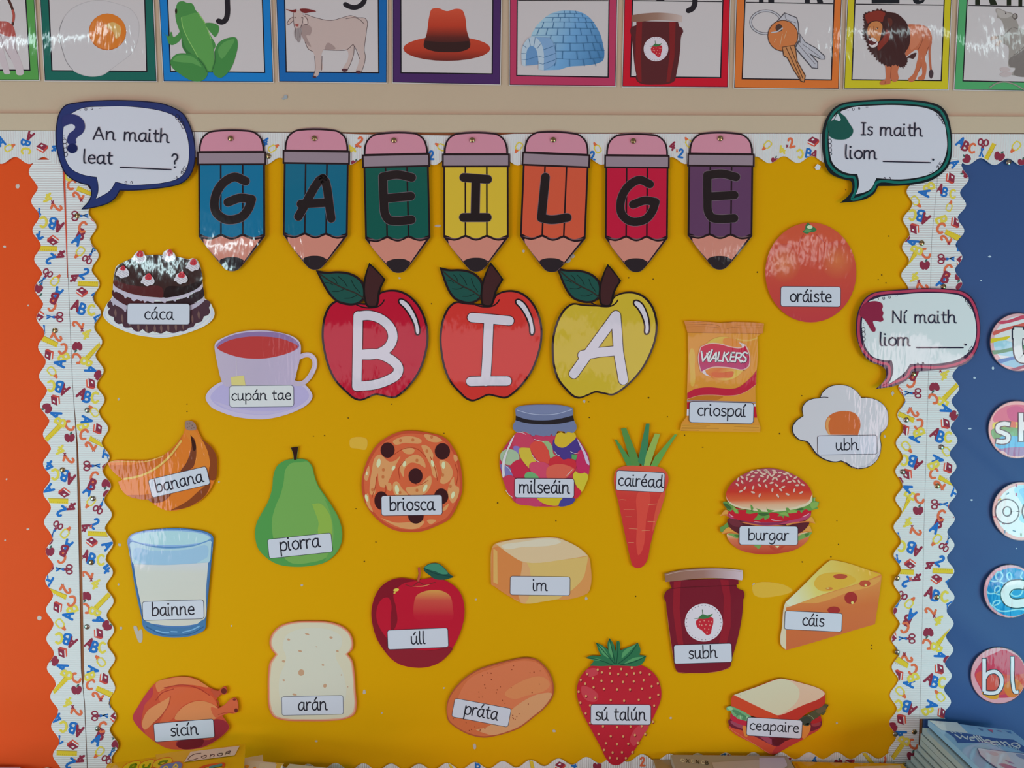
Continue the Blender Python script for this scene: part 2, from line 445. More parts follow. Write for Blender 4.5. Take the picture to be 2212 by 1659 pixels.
# ---------------------------------------------------------------- backing papers with soft creases
def interp(pts, y):
    if y <= pts[0][1]: return pts[0][0]
    for (x0, y0), (x1, y1) in zip(pts, pts[1:]):
        if y <= y1: return x0 + (x1 - x0) * (y - y0) / (y1 - y0)
    return pts[-1][0]
def backing(name, label, c, left, right, y0, y1, creases, marks, spec=.04):
    org = on_wall((left(y1) + right(y1)) / 2, y1, 0); mb = MB(org); NX, NY = 150, 110
    m, nt, b = new_mat('sugar_paper'); N = nt.nodes; L = nt.links
    b.inputs['Base Color'].default_value = alb(c, False) + [1]; b.inputs['Roughness'].default_value = .55; b.inputs['Specular IOR Level'].default_value = spec
    g = N.new('ShaderNodeNewGeometry'); n = N.new('ShaderNodeTexNoise'); n.inputs['Scale'].default_value = 340; n.inputs['Detail'].default_value = 3
    bp = N.new('ShaderNodeBump'); bp.inputs['Strength'].default_value = .10; bp.inputs['Distance'].default_value = .001
    L.new(g.outputs['Position'], n.inputs['Vector']); L.new(n.outputs[0], bp.inputs['Height']); L.new(bp.outputs[0], b.inputs['Normal'])
    def h(px, py):
        v = .0022 + .0005 * math.sin(px * .011 + 1.3) * math.sin(py * .007) + .0003 * math.sin(px * .023 - py * .017)
        for ax, ay, bx, by, wid, amp in creases:
            L2 = (bx - ax)**2 + (by - ay)**2; t = ((px - ax) * (bx - ax) + (py - ay) * (by - ay)) / L2
            e = 1 if 0 < t < 1 else math.exp(-((min(abs(t), abs(t - 1)) * math.sqrt(L2)) / 60)**2)
            dd = ((px - ax) * (by - ay) - (py - ay) * (bx - ax)) / math.sqrt(L2)
            v += 1.7 * amp * e * math.exp(-(dd / wid)**2)
        return max(.0012, min(v, .0046))
    gr = [[None] * (NX + 1) for _ in range(NY + 1)]
    for j in range(NY + 1):
        py = y0 + (y1 - y0) * (j / NY); a, bb = left(py), right(py)
        for i in range(NX + 1):
            px = a + (bb - a) * i / NX; gr[j][i] = on_wall(px, py, h(px, py))
    for j in range(NY):
        for i in range(NX): mb.face([gr[j][i], gr[j][i + 1], gr[j + 1][i + 1], gr[j + 1][i]], m)
    ed = [gr[0][i] for i in range(NX + 1)] + [gr[j][NX] for j in range(1, NY + 1)] + [gr[NY][i] for i in range(NX - 1, -1, -1)] + [gr[j][0] for j in range(NY - 1, 0, -1)]
    for p, q in zip(ed, ed[1:] + ed[:1]):
        mb.face([p, q, Vector((q.x, -.0002, q.z)), Vector((p.x, -.0002, p.z))], m)
    o = mb.build(name, smooth=True); tag(o, label, 'backing paper', 'coloured backing papers')
    # tack crumbs, tape scars and staple holes left on the paper
    for nm, col, lst in marks:
        mm = mat(col, 'pap'); one = nm.endswith('s'); mk = MB(org)
        for t in lst:
            if not one: mk = MB(org)
            if isinstance(t, str): pts = shape(t)
            else:
                x, y, rx, ry = t; rr = random.Random(int(x * 7 + y))
                pts = [(x + rx * (.75 + .5 * rr.random()) * math.cos(a), y + ry * (.75 + .5 * rr.random()) * math.sin(a)) for a in [k * .785 for k in range(8)]]
            cx = sum(p[0] for p in pts) / len(pts); cy = sum(p[1] for p in pts) / len(pts)
            hh = max(h(p[0], p[1]) for p in pts)
            top = [on_wall(p[0], p[1], hh + .0003) for p in pts]
            mk.prism(top, Vector((0, .0004, 0)), mm)
            if not one: mk.build(nm, o)
        if one: mk.build(nm, o)
    return o
tack_y = [(1137, 521, 5, 4), (1131, 543, 3, 3), (1226, 561, 8, 7), (1236, 553, 6, 5), (947, 488, 7, 3), (863, 601, 3, 2), (256, 862, 2.5, 3), (258, 1177, 3.5, 3), (256, 1263, 2, 2.5),
 (261, 1357, 3, 3), (652, 1264, 3, 2.5), (787, 1495, 3.5, 5), (683, 1601, 3, 2.5), (825, 1540, 2, 2), (959, 1486, 2, 2), (1028, 1295, 2.5, 2), (1025, 1612, 4, 6), (1197, 1579, 4, 3),
 (1266, 1293, 3, 4), (1449, 1551, 3, 2.5), (1628, 1263, 3, 4), (1928, 850, 3, 4.5), (1911, 943, 2.5, 3), (1808, 1562, 2.5, 2.5), (1669, 1278, 3, 3), (1262, 867, 3, 4), (473, 1041, 2, 2), (500, 1352, 2, 2),
 '289,1352 295,1353 299,1363 305,1359 308,1371 305,1388 301,1388 294,1373']
holes = [(1920, 510, 1.5, 1.5), (1905, 594, 1.5, 2), (1897, 604, 1.3, 1.3), (1914, 611, 1.4, 1.4), (1401, 859, 1.8, 1.8), (1442, 900, 1.2, 1.2), (1273, 902, 1.8, 1.3), (1272, 868, 1.4, 1.4), (1201, 1125, 1.5, 1.5),
 (1075, 1086, 1.6, 1.6), (1479, 940, 1.5, 1.5), (846, 873, 1.6, 1.4), (752, 903, 1.6, 1.4), (769, 1099, 1.6, 1.4), (812, 1171, 1.4, 1.4), (787, 1213, 1.6, 1.6), (677, 942, 1.4, 1.4), (701, 941, 1.6, 1.4),
 (404, 873, 1.3, 1.3), (404, 889, 1.3, 1.3), (959, 936, 1.3, 1.3), (1075, 1087, 1.4, 1.4), (1684, 937, 2, 1.8), (1732, 855, 1.4, 1.4), (1795, 1203, 1.5, 1.5), (1811, 1176, 1.3, 1.3), (1808, 1125, 1.2, 1.2), (1883, 1394, 1.5, 1.5),
 (1883, 1401, 1.5, 1.5), (1358, 600, 1.6, 1.6), (1411, 603, 1.5, 1.4), (1636, 588, 1.6, 1.6), (1733, 1214, 1.5, 1.5), (1373, 1288, 1.8, 1.6), (1518, 966, 2, 1.2), (1827, 410, 1.4, 1.4), (932, 656, 1.4, 1.4)]
tape = ['757,948 792,948 790,971 772,969 757,966', '1626,1264 1690,1262 1712,1276 1682,1287 1630,1286']
BIG = 5000
backing('backing_paper', 'yellow backing paper behind the food cut-outs', '#be8b00', lambda y: interp(SEAM_L, y) + 8, lambda y: interp(SEAM_R, y) - 8, 290, 1695,
 [(620, 1548, 960, 1552, 14, .0012), (1000, 1600, 760, 1640, 30, .0016), (240, 1500, 420, 1600, 30, .0014), (1300, 1640, 1100, 1560, 24, .0012), (1640, 1590, 1950, 1560, 20, .0014), (1690, 1622, 1830, 1650, 10, .0020),
  (1820, 1290, 1900, 1420, 40, .0010), (500, 1590, 640, 1650, 36, -.0012), (1750, 1480, 1940, 1500, 26, .0010), (1930, 880, 1900, 1000, 30, .0012), (300, 1600, 420, 1640, 30, -.0010), (700, 1620, 900, 1650, 24, -.0014)],
 [('tack_crumb', '#a39a92', tack_y), ('staple_hole', '#4a3310', holes), ('tape_scar', '#c89a35', tape)])
backing('backing_paper', 'orange backing paper at the left edge of the photo', '#c2461e', lambda y: -420, lambda y: interp(SEAM_L, y) - 8, 290, 1695,
 [(0, 1520, 110, 1480, 40, .0008), (0, 1620, 130, 1600, 36, -.0010)],
 [('tack_crumb', '#b0a49c', [(38, 402, 4.5, 5), (10, 533, 3.5, 2.5), (61, 660, 2, 2), (60, 1143, 3, 2), (85, 1335, 4.5, 5), (14, 1035, 2, 2), (11, 1167, 2, 2)])])
backing('backing_paper', 'blue backing paper behind the round letter discs', '#264270', lambda y: interp(SEAM_R, y) + 8, lambda y: 2640, 290, 1695,
 [(2060, 905, 2180, 1010, 26, .0016), (2060, 975, 2150, 1040, 26, -.0010), (2060, 1330, 2200, 1450, 30, .0016), (2050, 1200, 2140, 1290, 40, -.0010), (2080, 1480, 2212, 1590, 40, .0012), (2100, 1240, 2212, 1180, 40, .0008)],
 [('tack_crumb', '#9fb0bd', [(2138, 554, 3.5, 2), (2119, 606, 1.6, 1.6), (2145, 795, 2.5, 4), (2105, 816, 3, 2), (2095, 926, 4, 2), (2099, 1080, 2.5, 2), (2196, 1185, 1.5, 1.5)])], spec=.3)
mk = MB(on_wall(617, 209)); mk.prism([on_wall(x, y, .0015) for x, y in ellipse(617, 209, 4, 4.5, n=9)], Vector((0, .0014, 0)), mat('#8b9298', 'pap')); mk.prism([on_wall(x, y, .0015) for x, y in ellipse(612, 213, 3, 2, n=8)], Vector((0, .0014, 0)), mat('#8b9298', 'pap'))
tag(mk.build('tack_lump'), 'grey lump of tack on the cream wall under the goat poster', 'tack')

# ---------------------------------------------------------------- scalloped corrugated borders
def card_mat(vert):
    m, nt, b = new_mat('corrugated_card'); N = nt.nodes; L = nt.links
    b.inputs['Base Color'].default_value = alb('#dfe5ea', False) + [1]; b.inputs['Roughness'].default_value = .5; b.inputs['Specular IOR Level'].default_value = .3
    g = N.new('ShaderNodeNewGeometry'); w = N.new('ShaderNodeTexWave'); w.wave_type = 'BANDS'; w.bands_direction = 'Z' if vert else 'X'
    w.inputs['Scale'].default_value = 74; w.inputs['Distortion'].default_value = .5; w.inputs['Detail'].default_value = 1
    bp = N.new('ShaderNodeBump'); bp.inputs['Strength'].default_value = .62; bp.inputs['Distance'].default_value = .0016
    L.new(g.outputs['Position'], w.inputs['Vector']); L.new(w.outputs['Fac'], bp.inputs['Height']); L.new(bp.outputs[0], b.inputs['Normal'])
    return m
CARD_V, CARD_H = card_mat(True), card_mat(False)
CMAR, CBLU, CYEL, CORA, CGRN = '#7d2a3c', '#2160a6', '#c9b145', '#d0603f', '#3a5a52'
def motif(kind, col, x, y, rot, s, put):
    ca, sa = math.cos(math.radians(rot)), math.sin(math.radians(rot))
    def tr(pts): return [(x + (p * ca + q * sa) * s, y + (p * sa - q * ca) * s) for p, q in pts]    # q up
    def letter(ch, c, dx=0, dy=0, k=1.0, wt=.3):
        w, ss = G[ch]
        for t in ss:
            for piece in ribbon([((a - w / 2 + .05) * k + dx, (b - .75) * k + dy) for a, b in spline(parse(t), False, 3)], wt, cap=2): put(tr(piece), c)
    if kind in 'ABC24x': letter(kind, col, k=.62 if kind == 'x' else 1.3, wt=.47 if kind != 'x' else .2)
    elif kind == 'apple':
        put(tr(shape('0,.45 .5,.75 .95,.5 1.0,-.1 .7,-.7 .25,-.95 0,-.8 -.25,-.95 -.7,-.7 -1.0,-.1 -.95,.5 -.5,.75')), CMAR); put(tr(shape('0,.5* .15,1.0 .55,1.2* .45,.75')), CGRN)
    elif kind == 'book':
        put(tr(shape('!-1.2,.2 -.2,1.0 1.1,.4 .2,-.5')), CMAR); put(tr(shape('!-1.2,.2 .2,-.5 .2,-.75 -1.15,-.1')), '#d9c4c0'); put(tr(shape('!-1.15,-.1 .2,-.75 .2,-1.05 -1.1,-.4')), '#c4503c')
        put(tr(shape('!1.1,.4 .2,-.5 .2,-1.05 1.15,-.1')), '#b04038'); put(tr(shape('!-.45,.35 -.1,.62 .25,.45 -.1,.2')), '#d8d4d8')
    elif kind == 'ruler':
        put(tr(shape('!-2.0,-.5 2.0,-.5 2.0,.5 -2.0,.5')), '#c9a92e'); put(tr(shape('!-2.0,-.5 2.0,-.5 2.0,-.4 -2.0,-.4')), '#9a7a28')
        for k in range(9): put(tr([(-1.7 + k * .42, .42), (-1.64 + k * .42, .42), (-1.64 + k * .42, .15), (-1.7 + k * .42, .15)]), '#9a7a28')
    elif kind == 'scissors':
        for q in (-1, 1):
            for piece in ribbon(ellipse(-.95, q * .5, .55, .4, n=12), .27, True): put(tr(piece), CMAR)
            for piece in ribbon([(-.55, q * .28), (.0, -q * .05)], .3, cap=2): put(tr(piece), CMAR)
            put(tr([(-.1, q * .26), (.3, q * .26), (1.7, -q * .5), (1.65, -q * .1), (.3, -q * .06)]), CBLU)
    elif kind == 'glue':
        for piece in ribbon(spline([(-.35, .6, True), (.9, .55, False), (1.1, 0, False), (.9, -.55, False), (-.35, -.6, True), (-.75, 0, False)], True, 3), .27, True): put(tr(piece), CYEL)
        put(tr([(-.7, .42), (-1.5, .18), (-1.5, -.18), (-.7, -.42)]), '#cf5f3c')
TILE = [('ruler', 0, 187, 414, 20), ('2', CORA, 168, 423, -60), ('x', CMAR, 175, 430, 0), ('scissors', 0, 172, 467, 0), ('C', CORA, 178, 491, 15), ('B', CMAR, 175, 508, 25), ('A', CBLU, 167, 519, 30),
 ('apple', 0, 206, 506, 180), ('glue', 0, 172, 546, -50), ('scissors', 0, 194, 554, -55), ('2', CBLU, 183, 592, 40), ('x', CORA, 174, 597, 0), ('4', CMAR, 161, 601, 60), ('ruler', 0, 190, 615, 2), ('book', 0, 177, 633, 10),
 ('A', CMAR, 164, 662, 20), ('B', CBLU, 178, 670, 20), ('C', CYEL, 197, 672, 0), ('2', CORA, 168, 704, -70), ('x', CMAR, 177, 713, 0), ('4', CYEL, 187, 724, 40), ('apple', 0, 167, 752, 180), ('ruler', 0, 203, 762, -45),
 ('C', CORA, 167, 777, 140), ('B', CYEL, 186, 786, 120), ('A', CBLU, 196, 801, 110), ('book', 0, 196, 833, 60), ('A', CMAR, 177, 854, 30), ('B', CBLU, 189, 862, 20), ('C', CYEL, 205, 863, 0), ('glue', 0, 203, 893, 50),
 ('A', CBLU, 188, 912, 100), ('B', CYEL, 180, 926, 70), ('C', CORA, 181, 943, 20), ('book', 0, 211, 931, 70)]
TILE += [('A', CBLU, 206, 440, 20), ('book', 0, 208, 470, 0), ('apple', 0, 210, 530, 200), ('4', CBLU, 211, 690, 40), ('apple', 0, 214, 815, 60), ('A', CBLU, 212, 640, 60)]
TILE = [(k, c, x - interp(SEAM_L, y), y - 414, r) for k, c, x, y, r in TILE]
def border(label, outline, clamp, items, vert, d=.0062, name='scalloped_border'):
    """outline: polygon in photo px; items: printed motifs"""
    org = on_wall(*max(outline, key=lambda p: p[1]), d); mb = MB(org)
    mb.prism([on_wall(x, y, d) for x, y in outline], Vector((0, .0012, 0)), CARD_V if vert else CARD_H)
    o = mb.build(name); tag(o, label, 'display border', 'scalloped white borders printed with school things')
    pr = MB(org); lv = [0]
    for kind, col, x, y, rot, s in items:
        lv[0] = (lv[0] + 1) % 3
        def put(pts, c):
            q = [clamp(a, b) for a, b in pts]
            A = sum(q[i - 1][0] * q[i][1] - q[i][0] * q[i - 1][1] for i in range(len(q))) / 2
            if abs(A) < .25: return
            pr.poly([[on_wall(a, b, d + .0001 + lv[0] * .0001) for a, b in q]], mat(c, 'pap')); lv[0] += .02
        motif(kind, col, x, y, rot, s, put)
    pr.build('printed_pattern', o, recalc=False)
    return o
def vborder(label, seam, y0, y1, width, side, peak0, period, items, off=0, amp=8, d=.0062, red=None):
    rr = random.Random(int(peak0)); jit = {}
    def edge(y):
        k = round((y - peak0) / period); j = jit.setdefault(k, rr.uniform(-1.5, 1.5))
        w = width(y) if callable(width) else width
        return interp(seam, y) + side * (off + w + j + amp * math.cos(2 * math.pi * (y - peak0) / period))
    ys = []; y = y0
    while y < y1: ys.append(y); y += 4.5
    ys.append(y1)
    out = [(interp(seam, y) + side * off, y) for y in ys] + [(edge(y), y) for y in reversed(ys)]
    def clamp(x, y):
        y = min(max(y, y0 + .5), y1 - .5); e = edge(y) - side * .4; s = interp(seam, y) + side * (off + .4)
        return (min(max(x, min(s, e)), max(s, e)), y)
    its = [t for t in items if y0 < t[3] < y1 and t[3] < 1668]
    o = border(label, out, clamp, its, True, d)
    if red:                                                   # printed red edge line
        mb = MB(o.location); n = len(red)
        for i in range(n - 1):
            (xa, ya), (xb, yb) = red[i], red[i + 1]; wa, wb = 3.4 * (1 - i / n) + .6, 3.4 * (1 - (i + 1) / n) + .6
            mb.poly([[on_wall(xa, ya, d + .0006), on_wall(xa + wa, ya, d + .0006), on_wall(xb + wb, yb, d + .0006), on_wall(xb, yb, d + .0006)]], mat('#b8432c', 'pap'))
        mb.build('red_edge_line', o, recalc=False)
    return o
def tiles(seam, start, period, side, flip, ya, yb, size=11, shift=0):
    out = []; k = -2
    while start + k * period < yb + period:
        for kind, c, b, a, r in TILE:
            a2 = a * period / 545
            y = start + k * period + (-a2 if flip else a2)
            if ya < y < yb: out.append((kind, c, interp(seam, y) + side * (b + shift), y, r + (180 if flip else 0), size))
        k += 1
    return out
vborder('white scalloped border along the right side of the orange paper', SEAM_L, 345, 1680, 64, -1, 435, 63, tiles(SEAM_L, 738, 545, -1, True, 425, 1690), off=.4)
GAP = [(interp(SEAM_L, y) + (.8 if y < 860 else .8 + min(6, (y - 860) / 40) if y < 1480 else 1.5), y) for y in range(280, 1721, 20)]
vborder('white scalloped border down the left side of the yellow paper', GAP, 345, 1680, 59, 1, 488.6, 62.3, tiles(SEAM_L, 414, 540, 1, False, 360, 1690), red=[(136, 352), (139, 440), (141.5, 500), (145, 600)])
vborder('white scalloped border down the right side of the yellow paper', SEAM_R, 345, 1680, 56, -1, 473, 60.5, tiles(SEAM_R, 371, 530, -1, True, 400, 1690), off=.4)
vborder('white scalloped border along the left side of the blue paper', SEAM_R, 330, 1553, 59, 1, 443, 56.5, tiles(SEAM_R, 508, 530, 1, False, 470, 1548) + [
 ('A', CBLU, 2062, 353, 60, 9.5), ('book', 0, 2053, 385, 70, 11), ('A', CMAR, 2031, 407, 20, 9), ('B', CBLU, 2041, 415, 20, 9), ('C', CYEL, 2058, 419, 0, 9), ('glue', 0, 2051, 446, 110, 9), ('apple', 0, 2086, 375, 250, 9)], off=.4)
def hborder(label, x0, x1, ytop, ybase, side, peak0, period, items, amp=7.5, d=.0066):
    """side +1: straight edge on top, scallops below; -1: scallops on top"""
    def edge(x): return ybase(x) + side * amp * math.cos(2 * math.pi * (x - peak0) / period)
    xs = [x0 + (x1 - x0) * i / int((x1 - x0) / 4.5) for i in range(int((x1 - x0) / 4.5) + 1)]
    out = [(x, ytop(x)) for x in xs] + [(x, edge(x)) for x in reversed(xs)]
    def clamp(x, y):
        x = min(max(x, x0 + .5), x1 - .5); a, b = sorted((ytop(x) , edge(x))); return (x, min(max(y, a + .4), b - .4))
    return border(label, out, clamp, items, False, d)
def lerp(pts): return lambda x: interp([(b, a) for a, b in pts], x)
hborder('white scalloped border along the top of the orange paper', -300, 133, lerp([(-300, 281), (150, 282.5)]), lerp([(-300, 345), (150, 347)]), 1, 2, 61,
 [('A', CBLU, 3, 305, -20, 9.5), ('glue', 0, 20, 319, 150, 9.5), ('A', CMAR, 64, 294, -150, 9.5), ('B', CBLU, 55, 309, 110, 9), ('C', CYEL, 56, 326, 90, 9.5), ('book', 0, 91, 319, 0, 11), ('4', CBLU, 119, 319, 60, 9)])
hborder('white scalloped border along the top of the yellow paper', 136, 1800, lerp([(136, 283), (700, 287), (780, 290), (1050, 294), (1110, 289), (1800, 288.5)]), lerp([(136, 346), (1100, 350), (1800, 344)]), 1, 1663, 60.5,
 [('glue', 0, 590, 320, 150, 9.5), ('2', CORA, 777, 306, 20, 10), ('x', CMAR, 770, 313, 0, 10), ('4', CYEL, 760, 322, -40, 9), ('apple', 0, 767, 352, 0, 8), ('glue', 0, 952, 317, 30, 9.5), ('2', CBLU, 932, 335, 0, 9), ('4', CBLU, 573, 306, 30, 9),
  ('glue', 0, 1120, 318, -60, 9.5), ('glue', 0, 1290, 320, 60, 9.5), ('2', CBLU, 1280, 336, 0, 9), ('4', CMAR, 1453, 315, 20, 9), ('x', CORA, 1462, 324, 0, 9), ('2', CBLU, 1471, 331, 10, 9), ('glue', 0, 1487, 308, 60, 9), ('glue', 0, 1657, 314, -45, 9.5),
  ('2', CORA, 1709, 308, -15, 10), ('x', CMAR, 1700, 314, 0, 9), ('4', CYEL, 1689, 324, -20, 9), ('book', 0, 1757, 306, 0, 11), ('C', CYEL, 1729, 332, 170, 9), ('B', CBLU, 1747, 331, 10, 9), ('A', CMAR, 1759, 334, 20, 9), ('apple', 0, 1674, 346, 0, 8)])
hborder('white scalloped border along the top of the blue paper', 2052, 2640, lerp([(2052, 289), (2640, 291)]), lerp([(2052, 348), (2212, 350), (2640, 350)]), 1, 2090, 58,
 [('A', CBLU, 2075.7, 307, 30, 10), ('B', CMAR, 2086, 316, 25, 9.5), ('C', CORA, 2100, 320, 10, 10), ('scissors', 0, 2122.6, 319, 98, 12), ('ruler', 0, 2139, 327, -62, 9.5), ('apple', 0, 2159, 337, 20, 11), ('glue', 0, 2194, 317, -50, 11), ('apple', 0, 2088, 343, -60, 9.5), ('apple', 0, 2208, 350, 0, 9)])
hborder('white scalloped border along the bottom of the yellow paper', 560, 1985, lerp([(560, 1730), (1985, 1730)]), lerp([(560, 1664), (704, 1656), (907, 1658), (1092, 1652), (1211, 1646), (1386, 1637), (1624, 1633), (1862, 1633), (1985, 1630)]), -1, 1447, 60.2,
 [('2', CORA, 1388, 1645, 0, 9), ('book', 0, 1210, 1655, 0, 10), ('4', CBLU, 1240, 1652, 10, 9), ('apple', 0, 1290, 1655, 0, 9), ('ruler', 0, 1150, 1654, 80, 8), ('ruler', 0, 976, 1656, 70, 7), ('B', CBLU, 1032, 1652, 0, 8), ('A', CBLU, 703, 1653, 0, 9), ('ruler', 0, 762, 1654, -60, 7), ('B', CBLU, 1558, 1632, 90, 8), ('apple', 0, 1577, 1635, 0, 7),
  ('4', CBLU, 1760, 1642, 10, 7), ('apple', 0, 1811, 1647, 0, 8.5), ('book', 0, 1836, 1644, 0, 9), ('ruler', 0, 1876, 1637, 55, 9), ('C', CORA, 1907, 1641, 180, 10), ('A', CMAR, 1703, 1640, 40, 8), ('4', CBLU, 1945, 1632, 0, 8)], d=.0056)
hborder('white scalloped border along the bottom of the orange paper', -300, 128, lerp([(-300, 1730), (128, 1730)]), lerp([(-300, 1666), (128, 1666)]), -1, 40, 61, [], d=.0056)

# ---------------------------------------------------------------- drawing pins
def metal(name, c, rough):
    m, nt, b = new_mat(name); b.inputs['Base Color'].default_value = (*c, 1); b.inputs['Metallic'].default_value = 1; b.inputs['Roughness'].default_value = rough; return m
BRASS = metal('brass', (.42, .30, .15), .22); STEEL = metal('dull_nickel', (.36, .33, .28), .25)
def pin_mesh(m):
    me = bpy.data.meshes.new('drawing_pin'); v = []; f = []
    prof = [(.0046, 0), (.0050, -.0004), (.0046, -.0011), (.0034, -.0018), (.0018, -.0022), (0, -.0024)]; n = 16
    for r, y in prof[:-1]:
        for k in range(n): v.append((r * math.cos(2 * math.pi * k / n), y, r * math.sin(2 * math.pi * k / n)))
    v.append((0, prof[-1][1], 0)); R = len(prof) - 1
    for i in range(R - 1):
        for k in range(n): f.append((i * n + k, i * n + (k + 1) % n, (i + 1) * n + (k + 1) % n, (i + 1) * n + k))
    for k in range(n): f.append(((R - 1) * n + k, (R - 1) * n + (k + 1) % n, len(v) - 1))
    f.append(tuple(range(n - 1, -1, -1)))
    b = len(v)
    for y in (0, .006):
        for k in range(6): v.append((.0005 * math.cos(k * 1.047), y, .0005 * math.sin(k * 1.047)))
    for k in range(6): f.append((b + k, b + (k + 1) % 6, b + 6 + (k + 1) % 6, b + 6 + k))
    me.from_pydata(v, [], f); me.polygons.foreach_set('use_smooth', [True] * len(f)); me.materials.append(m)
    bm = bmesh.new(); bm.from_mesh(me); bmesh.ops.recalc_face_normals(bm, faces=bm.faces); bm.to_mesh(me); bm.free(); return me
PIN_B, PIN_S = pin_mesh(BRASS), pin_mesh(STEEL)
def pin(x, y, d, label, s=0):
    o = link('drawing_pin', PIN_S if s else PIN_B, None, on_wall(x, y, d))
    tag(o, label, 'drawing pin', 'metal drawing pins')
DB = .0065
for x, y, s, lb in [(119, 714, 0, 'level with the chocolate cake'), (135, 1015, 0, 'level with the bananas')]:
    pin(x, y, DB, 'brass drawing pin beside the orange paper, ' + lb, s)
for x, y, s, lb in [(167, 466, 0, 'topmost, just under the question mark bubble'), (188.6, 886, 1, 'level with the teacup saucer'), (201, 1077, 1, 'just under the bananas'), (197, 1215, 0, 'beside the top of the glass of milk'), (188, 1354, 1, 'beside the foot of the glass of milk'), (211, 1574, 1, 'beside the roast chicken')]:
    pin(x, y, DB, 'drawing pin left of the yellow paper, ' + lb, s)
for x, y, s, lb in [(1991, 525, 0, 'level with the orange'), (1973.5, 807.6, 0, 'under the crimson bubble'), (1958, 907, 1, 'level with the fried egg'), (1950, 1019, 1, 'level with the burger bun top'), (1938, 1249, 0, 'beside the top of the cheese'), (1938, 1409, 1, 'below the cheese'), (1934, 1586, 1, 'silver, lowest on the scallop edge'), (1975, 1581, 0, 'dull, beside the pale blue workbooks')]:
    pin(x, y, DB, 'drawing pin right of the yellow paper, ' + lb, s)
for x, y, s, lb in [(2038, 619, 0, 'just above the crimson bubble'), (2033, 965.6, 1, 'left of the disc with letters sh'), (2025, 1050, 0, 'between the discs sh and oo'), (2024, 1290, 0, 'left of the blue disc with letter c')]:
    pin(x, y, DB, 'drawing pin beside the blue paper, ' + lb, s)
pin(2178.6, 350.6, .0062, 'shiny drawing pin in the notch of the border above the blue paper', 1)
pin(580, 337, .0070, 'brass drawing pin in the top border between pencils G and A')
mb = MB(on_wall(1766, 364, .004)); mb.prism([on_wall(*p, .0058) for p in ((1760, 361), (1766, 354), (1773, 359), (1771, 366), (1763, 367))], Vector((0, .0012, 0)), mat('#b9bcc4', 'pap'))
tag(mb.build('paper_scrap'), 'tiny white paper scrap stuck left of the green speech bubble', 'paper scrap')
K = 3.95
def Z(ox, oy, k=K): return (ox, oy, k)
# ---------------------------------------------------------------- alphabet posters above the rail
PG = 'alphabet posters along the top of the wall'
def poster(label, c, outer, inner, top_line=None):
    """outer = (left x at y 0, right x at y 0, left x at foot, right x at foot, left foot y, right foot y); inner the same"""
    a = Art('alphabet_poster', label, 'poster', PG, (0, 0, 1), .0025)
    def quad(q, g=0, ty=-165):
        lt, rt, lb, rb, yl, yr = q; k = ty / yl; k2 = ty / yr
        return [(lt + (lb - lt) * k - g, ty - g), (rt + (rb - rt) * k2 + g, ty - g), (rb + g, yr + g), (lb - g, yl + g)]
    a.sheet('#b9b3b2', quad(outer, 1.6), name='sheet')
    f = a.part('coloured_frame'); f.fill('#26222a', quad(outer)); f.fill(c, quad(outer, -1.2))
    w = a.part('white_panel'); w.fill('#221f26', quad(inner, 0, -140)); q = quad(inner, -2.6, -138); w.fill('#b6b0b1', q)
    if top_line: w.line('#2a282c', 2.2, [(inner[0] + 4, top_line[0]), (inner[1] - 4, top_line[1])])
    return a
a = poster('green framed poster with the hind legs and tail of a dog', '#4f8c48', (-160, 74, -150, 84.3, 172, 173), (-143, 57, -134, 66, 152, 153))
a.T = Z(0, 0)
p = a.part('dog_picture'); p.line('#4a302c', 22, '60,-30 100,60 118,130 108,210'); p.line('#a04b42', 20, '108,90 118,140 112,180')
p.fill('#9d4b45', '-300,170 -100,160 0,180 60,185 110,220 130,280 132,320 60,340 0,300 -300,330'); p.fill('#b3a6aa', '-300,300 0,285 60,310 132,315 130,400 170,500 200,600 198,635 145,638 135,600 80,480 30,400 80,600 88,625 40,632 20,580 -20,480 -60,400 -300,420')
p.line('#8c7a80', 5, '30,390 60,450 90,500', '130,320 128,400 150,460', '0,300 20,340 10,390'); a.done()
a = poster('dark green framed poster with a fried egg picture', '#0d5c52', (87, 330.5, 97, 338, 174, 175.5), (104, 314, 111, 318.5, 154, 155.5)); a.T = Z(0, 0)
p = a.part('egg_white'); ew = '500,290 530,170 600,80 720,20 850,0 1000,30 1120,80 1180,170 1185,300 1150,420 1100,480 1020,540 940,600 880,640 790,655 700,640 620,600 560,520 530,430'
p.fill('#a5a0a2', ew); p.fill('#b5b0b2', '508,290 537,174 605,86 722,26 850,6 1000,34 1118,84 1177,172 1182,300 1147,418 1096,478 1018,536 938,596 878,634 790,650 702,635 624,596 565,518 536,430'); p.line('#6e6a6e', 4, '540,160 505,270 515,360 540,450 570,530 620,598')
p.part('egg_yolk').ell('#a9582a', 917, 272, 160, 157).ell('#c9702d', 919, 269, 156, 153).fill('#d09a5a', '900,220 960,190 1020,220 1030,290 990,330 970,280 930,245'); a.done()
a = poster('bright blue framed poster with a green frog', '#0f70b2', (344, 584, 353.5, 590, 175.5, 177), (361, 568, 367, 573, 155.5, 158)); a.T = Z(0, 0)
a.part('letter').line('#29262b', 46, '1940,-300 1940,0 1937,140 1920,175 1892,188 1865,180')
p = a.part('frog_picture'); G1 = '#477f45'; p.fill(G1, '1500,70 1520,20 1560,10 1600,25 1630,25 1655,50 1665,80 1700,120 1740,180 1790,290 1840,390 1825,430 1830,520 1810,610 1750,600 1690,500 1650,470 1590,420 1550,330 1530,260 1505,190 1495,120')
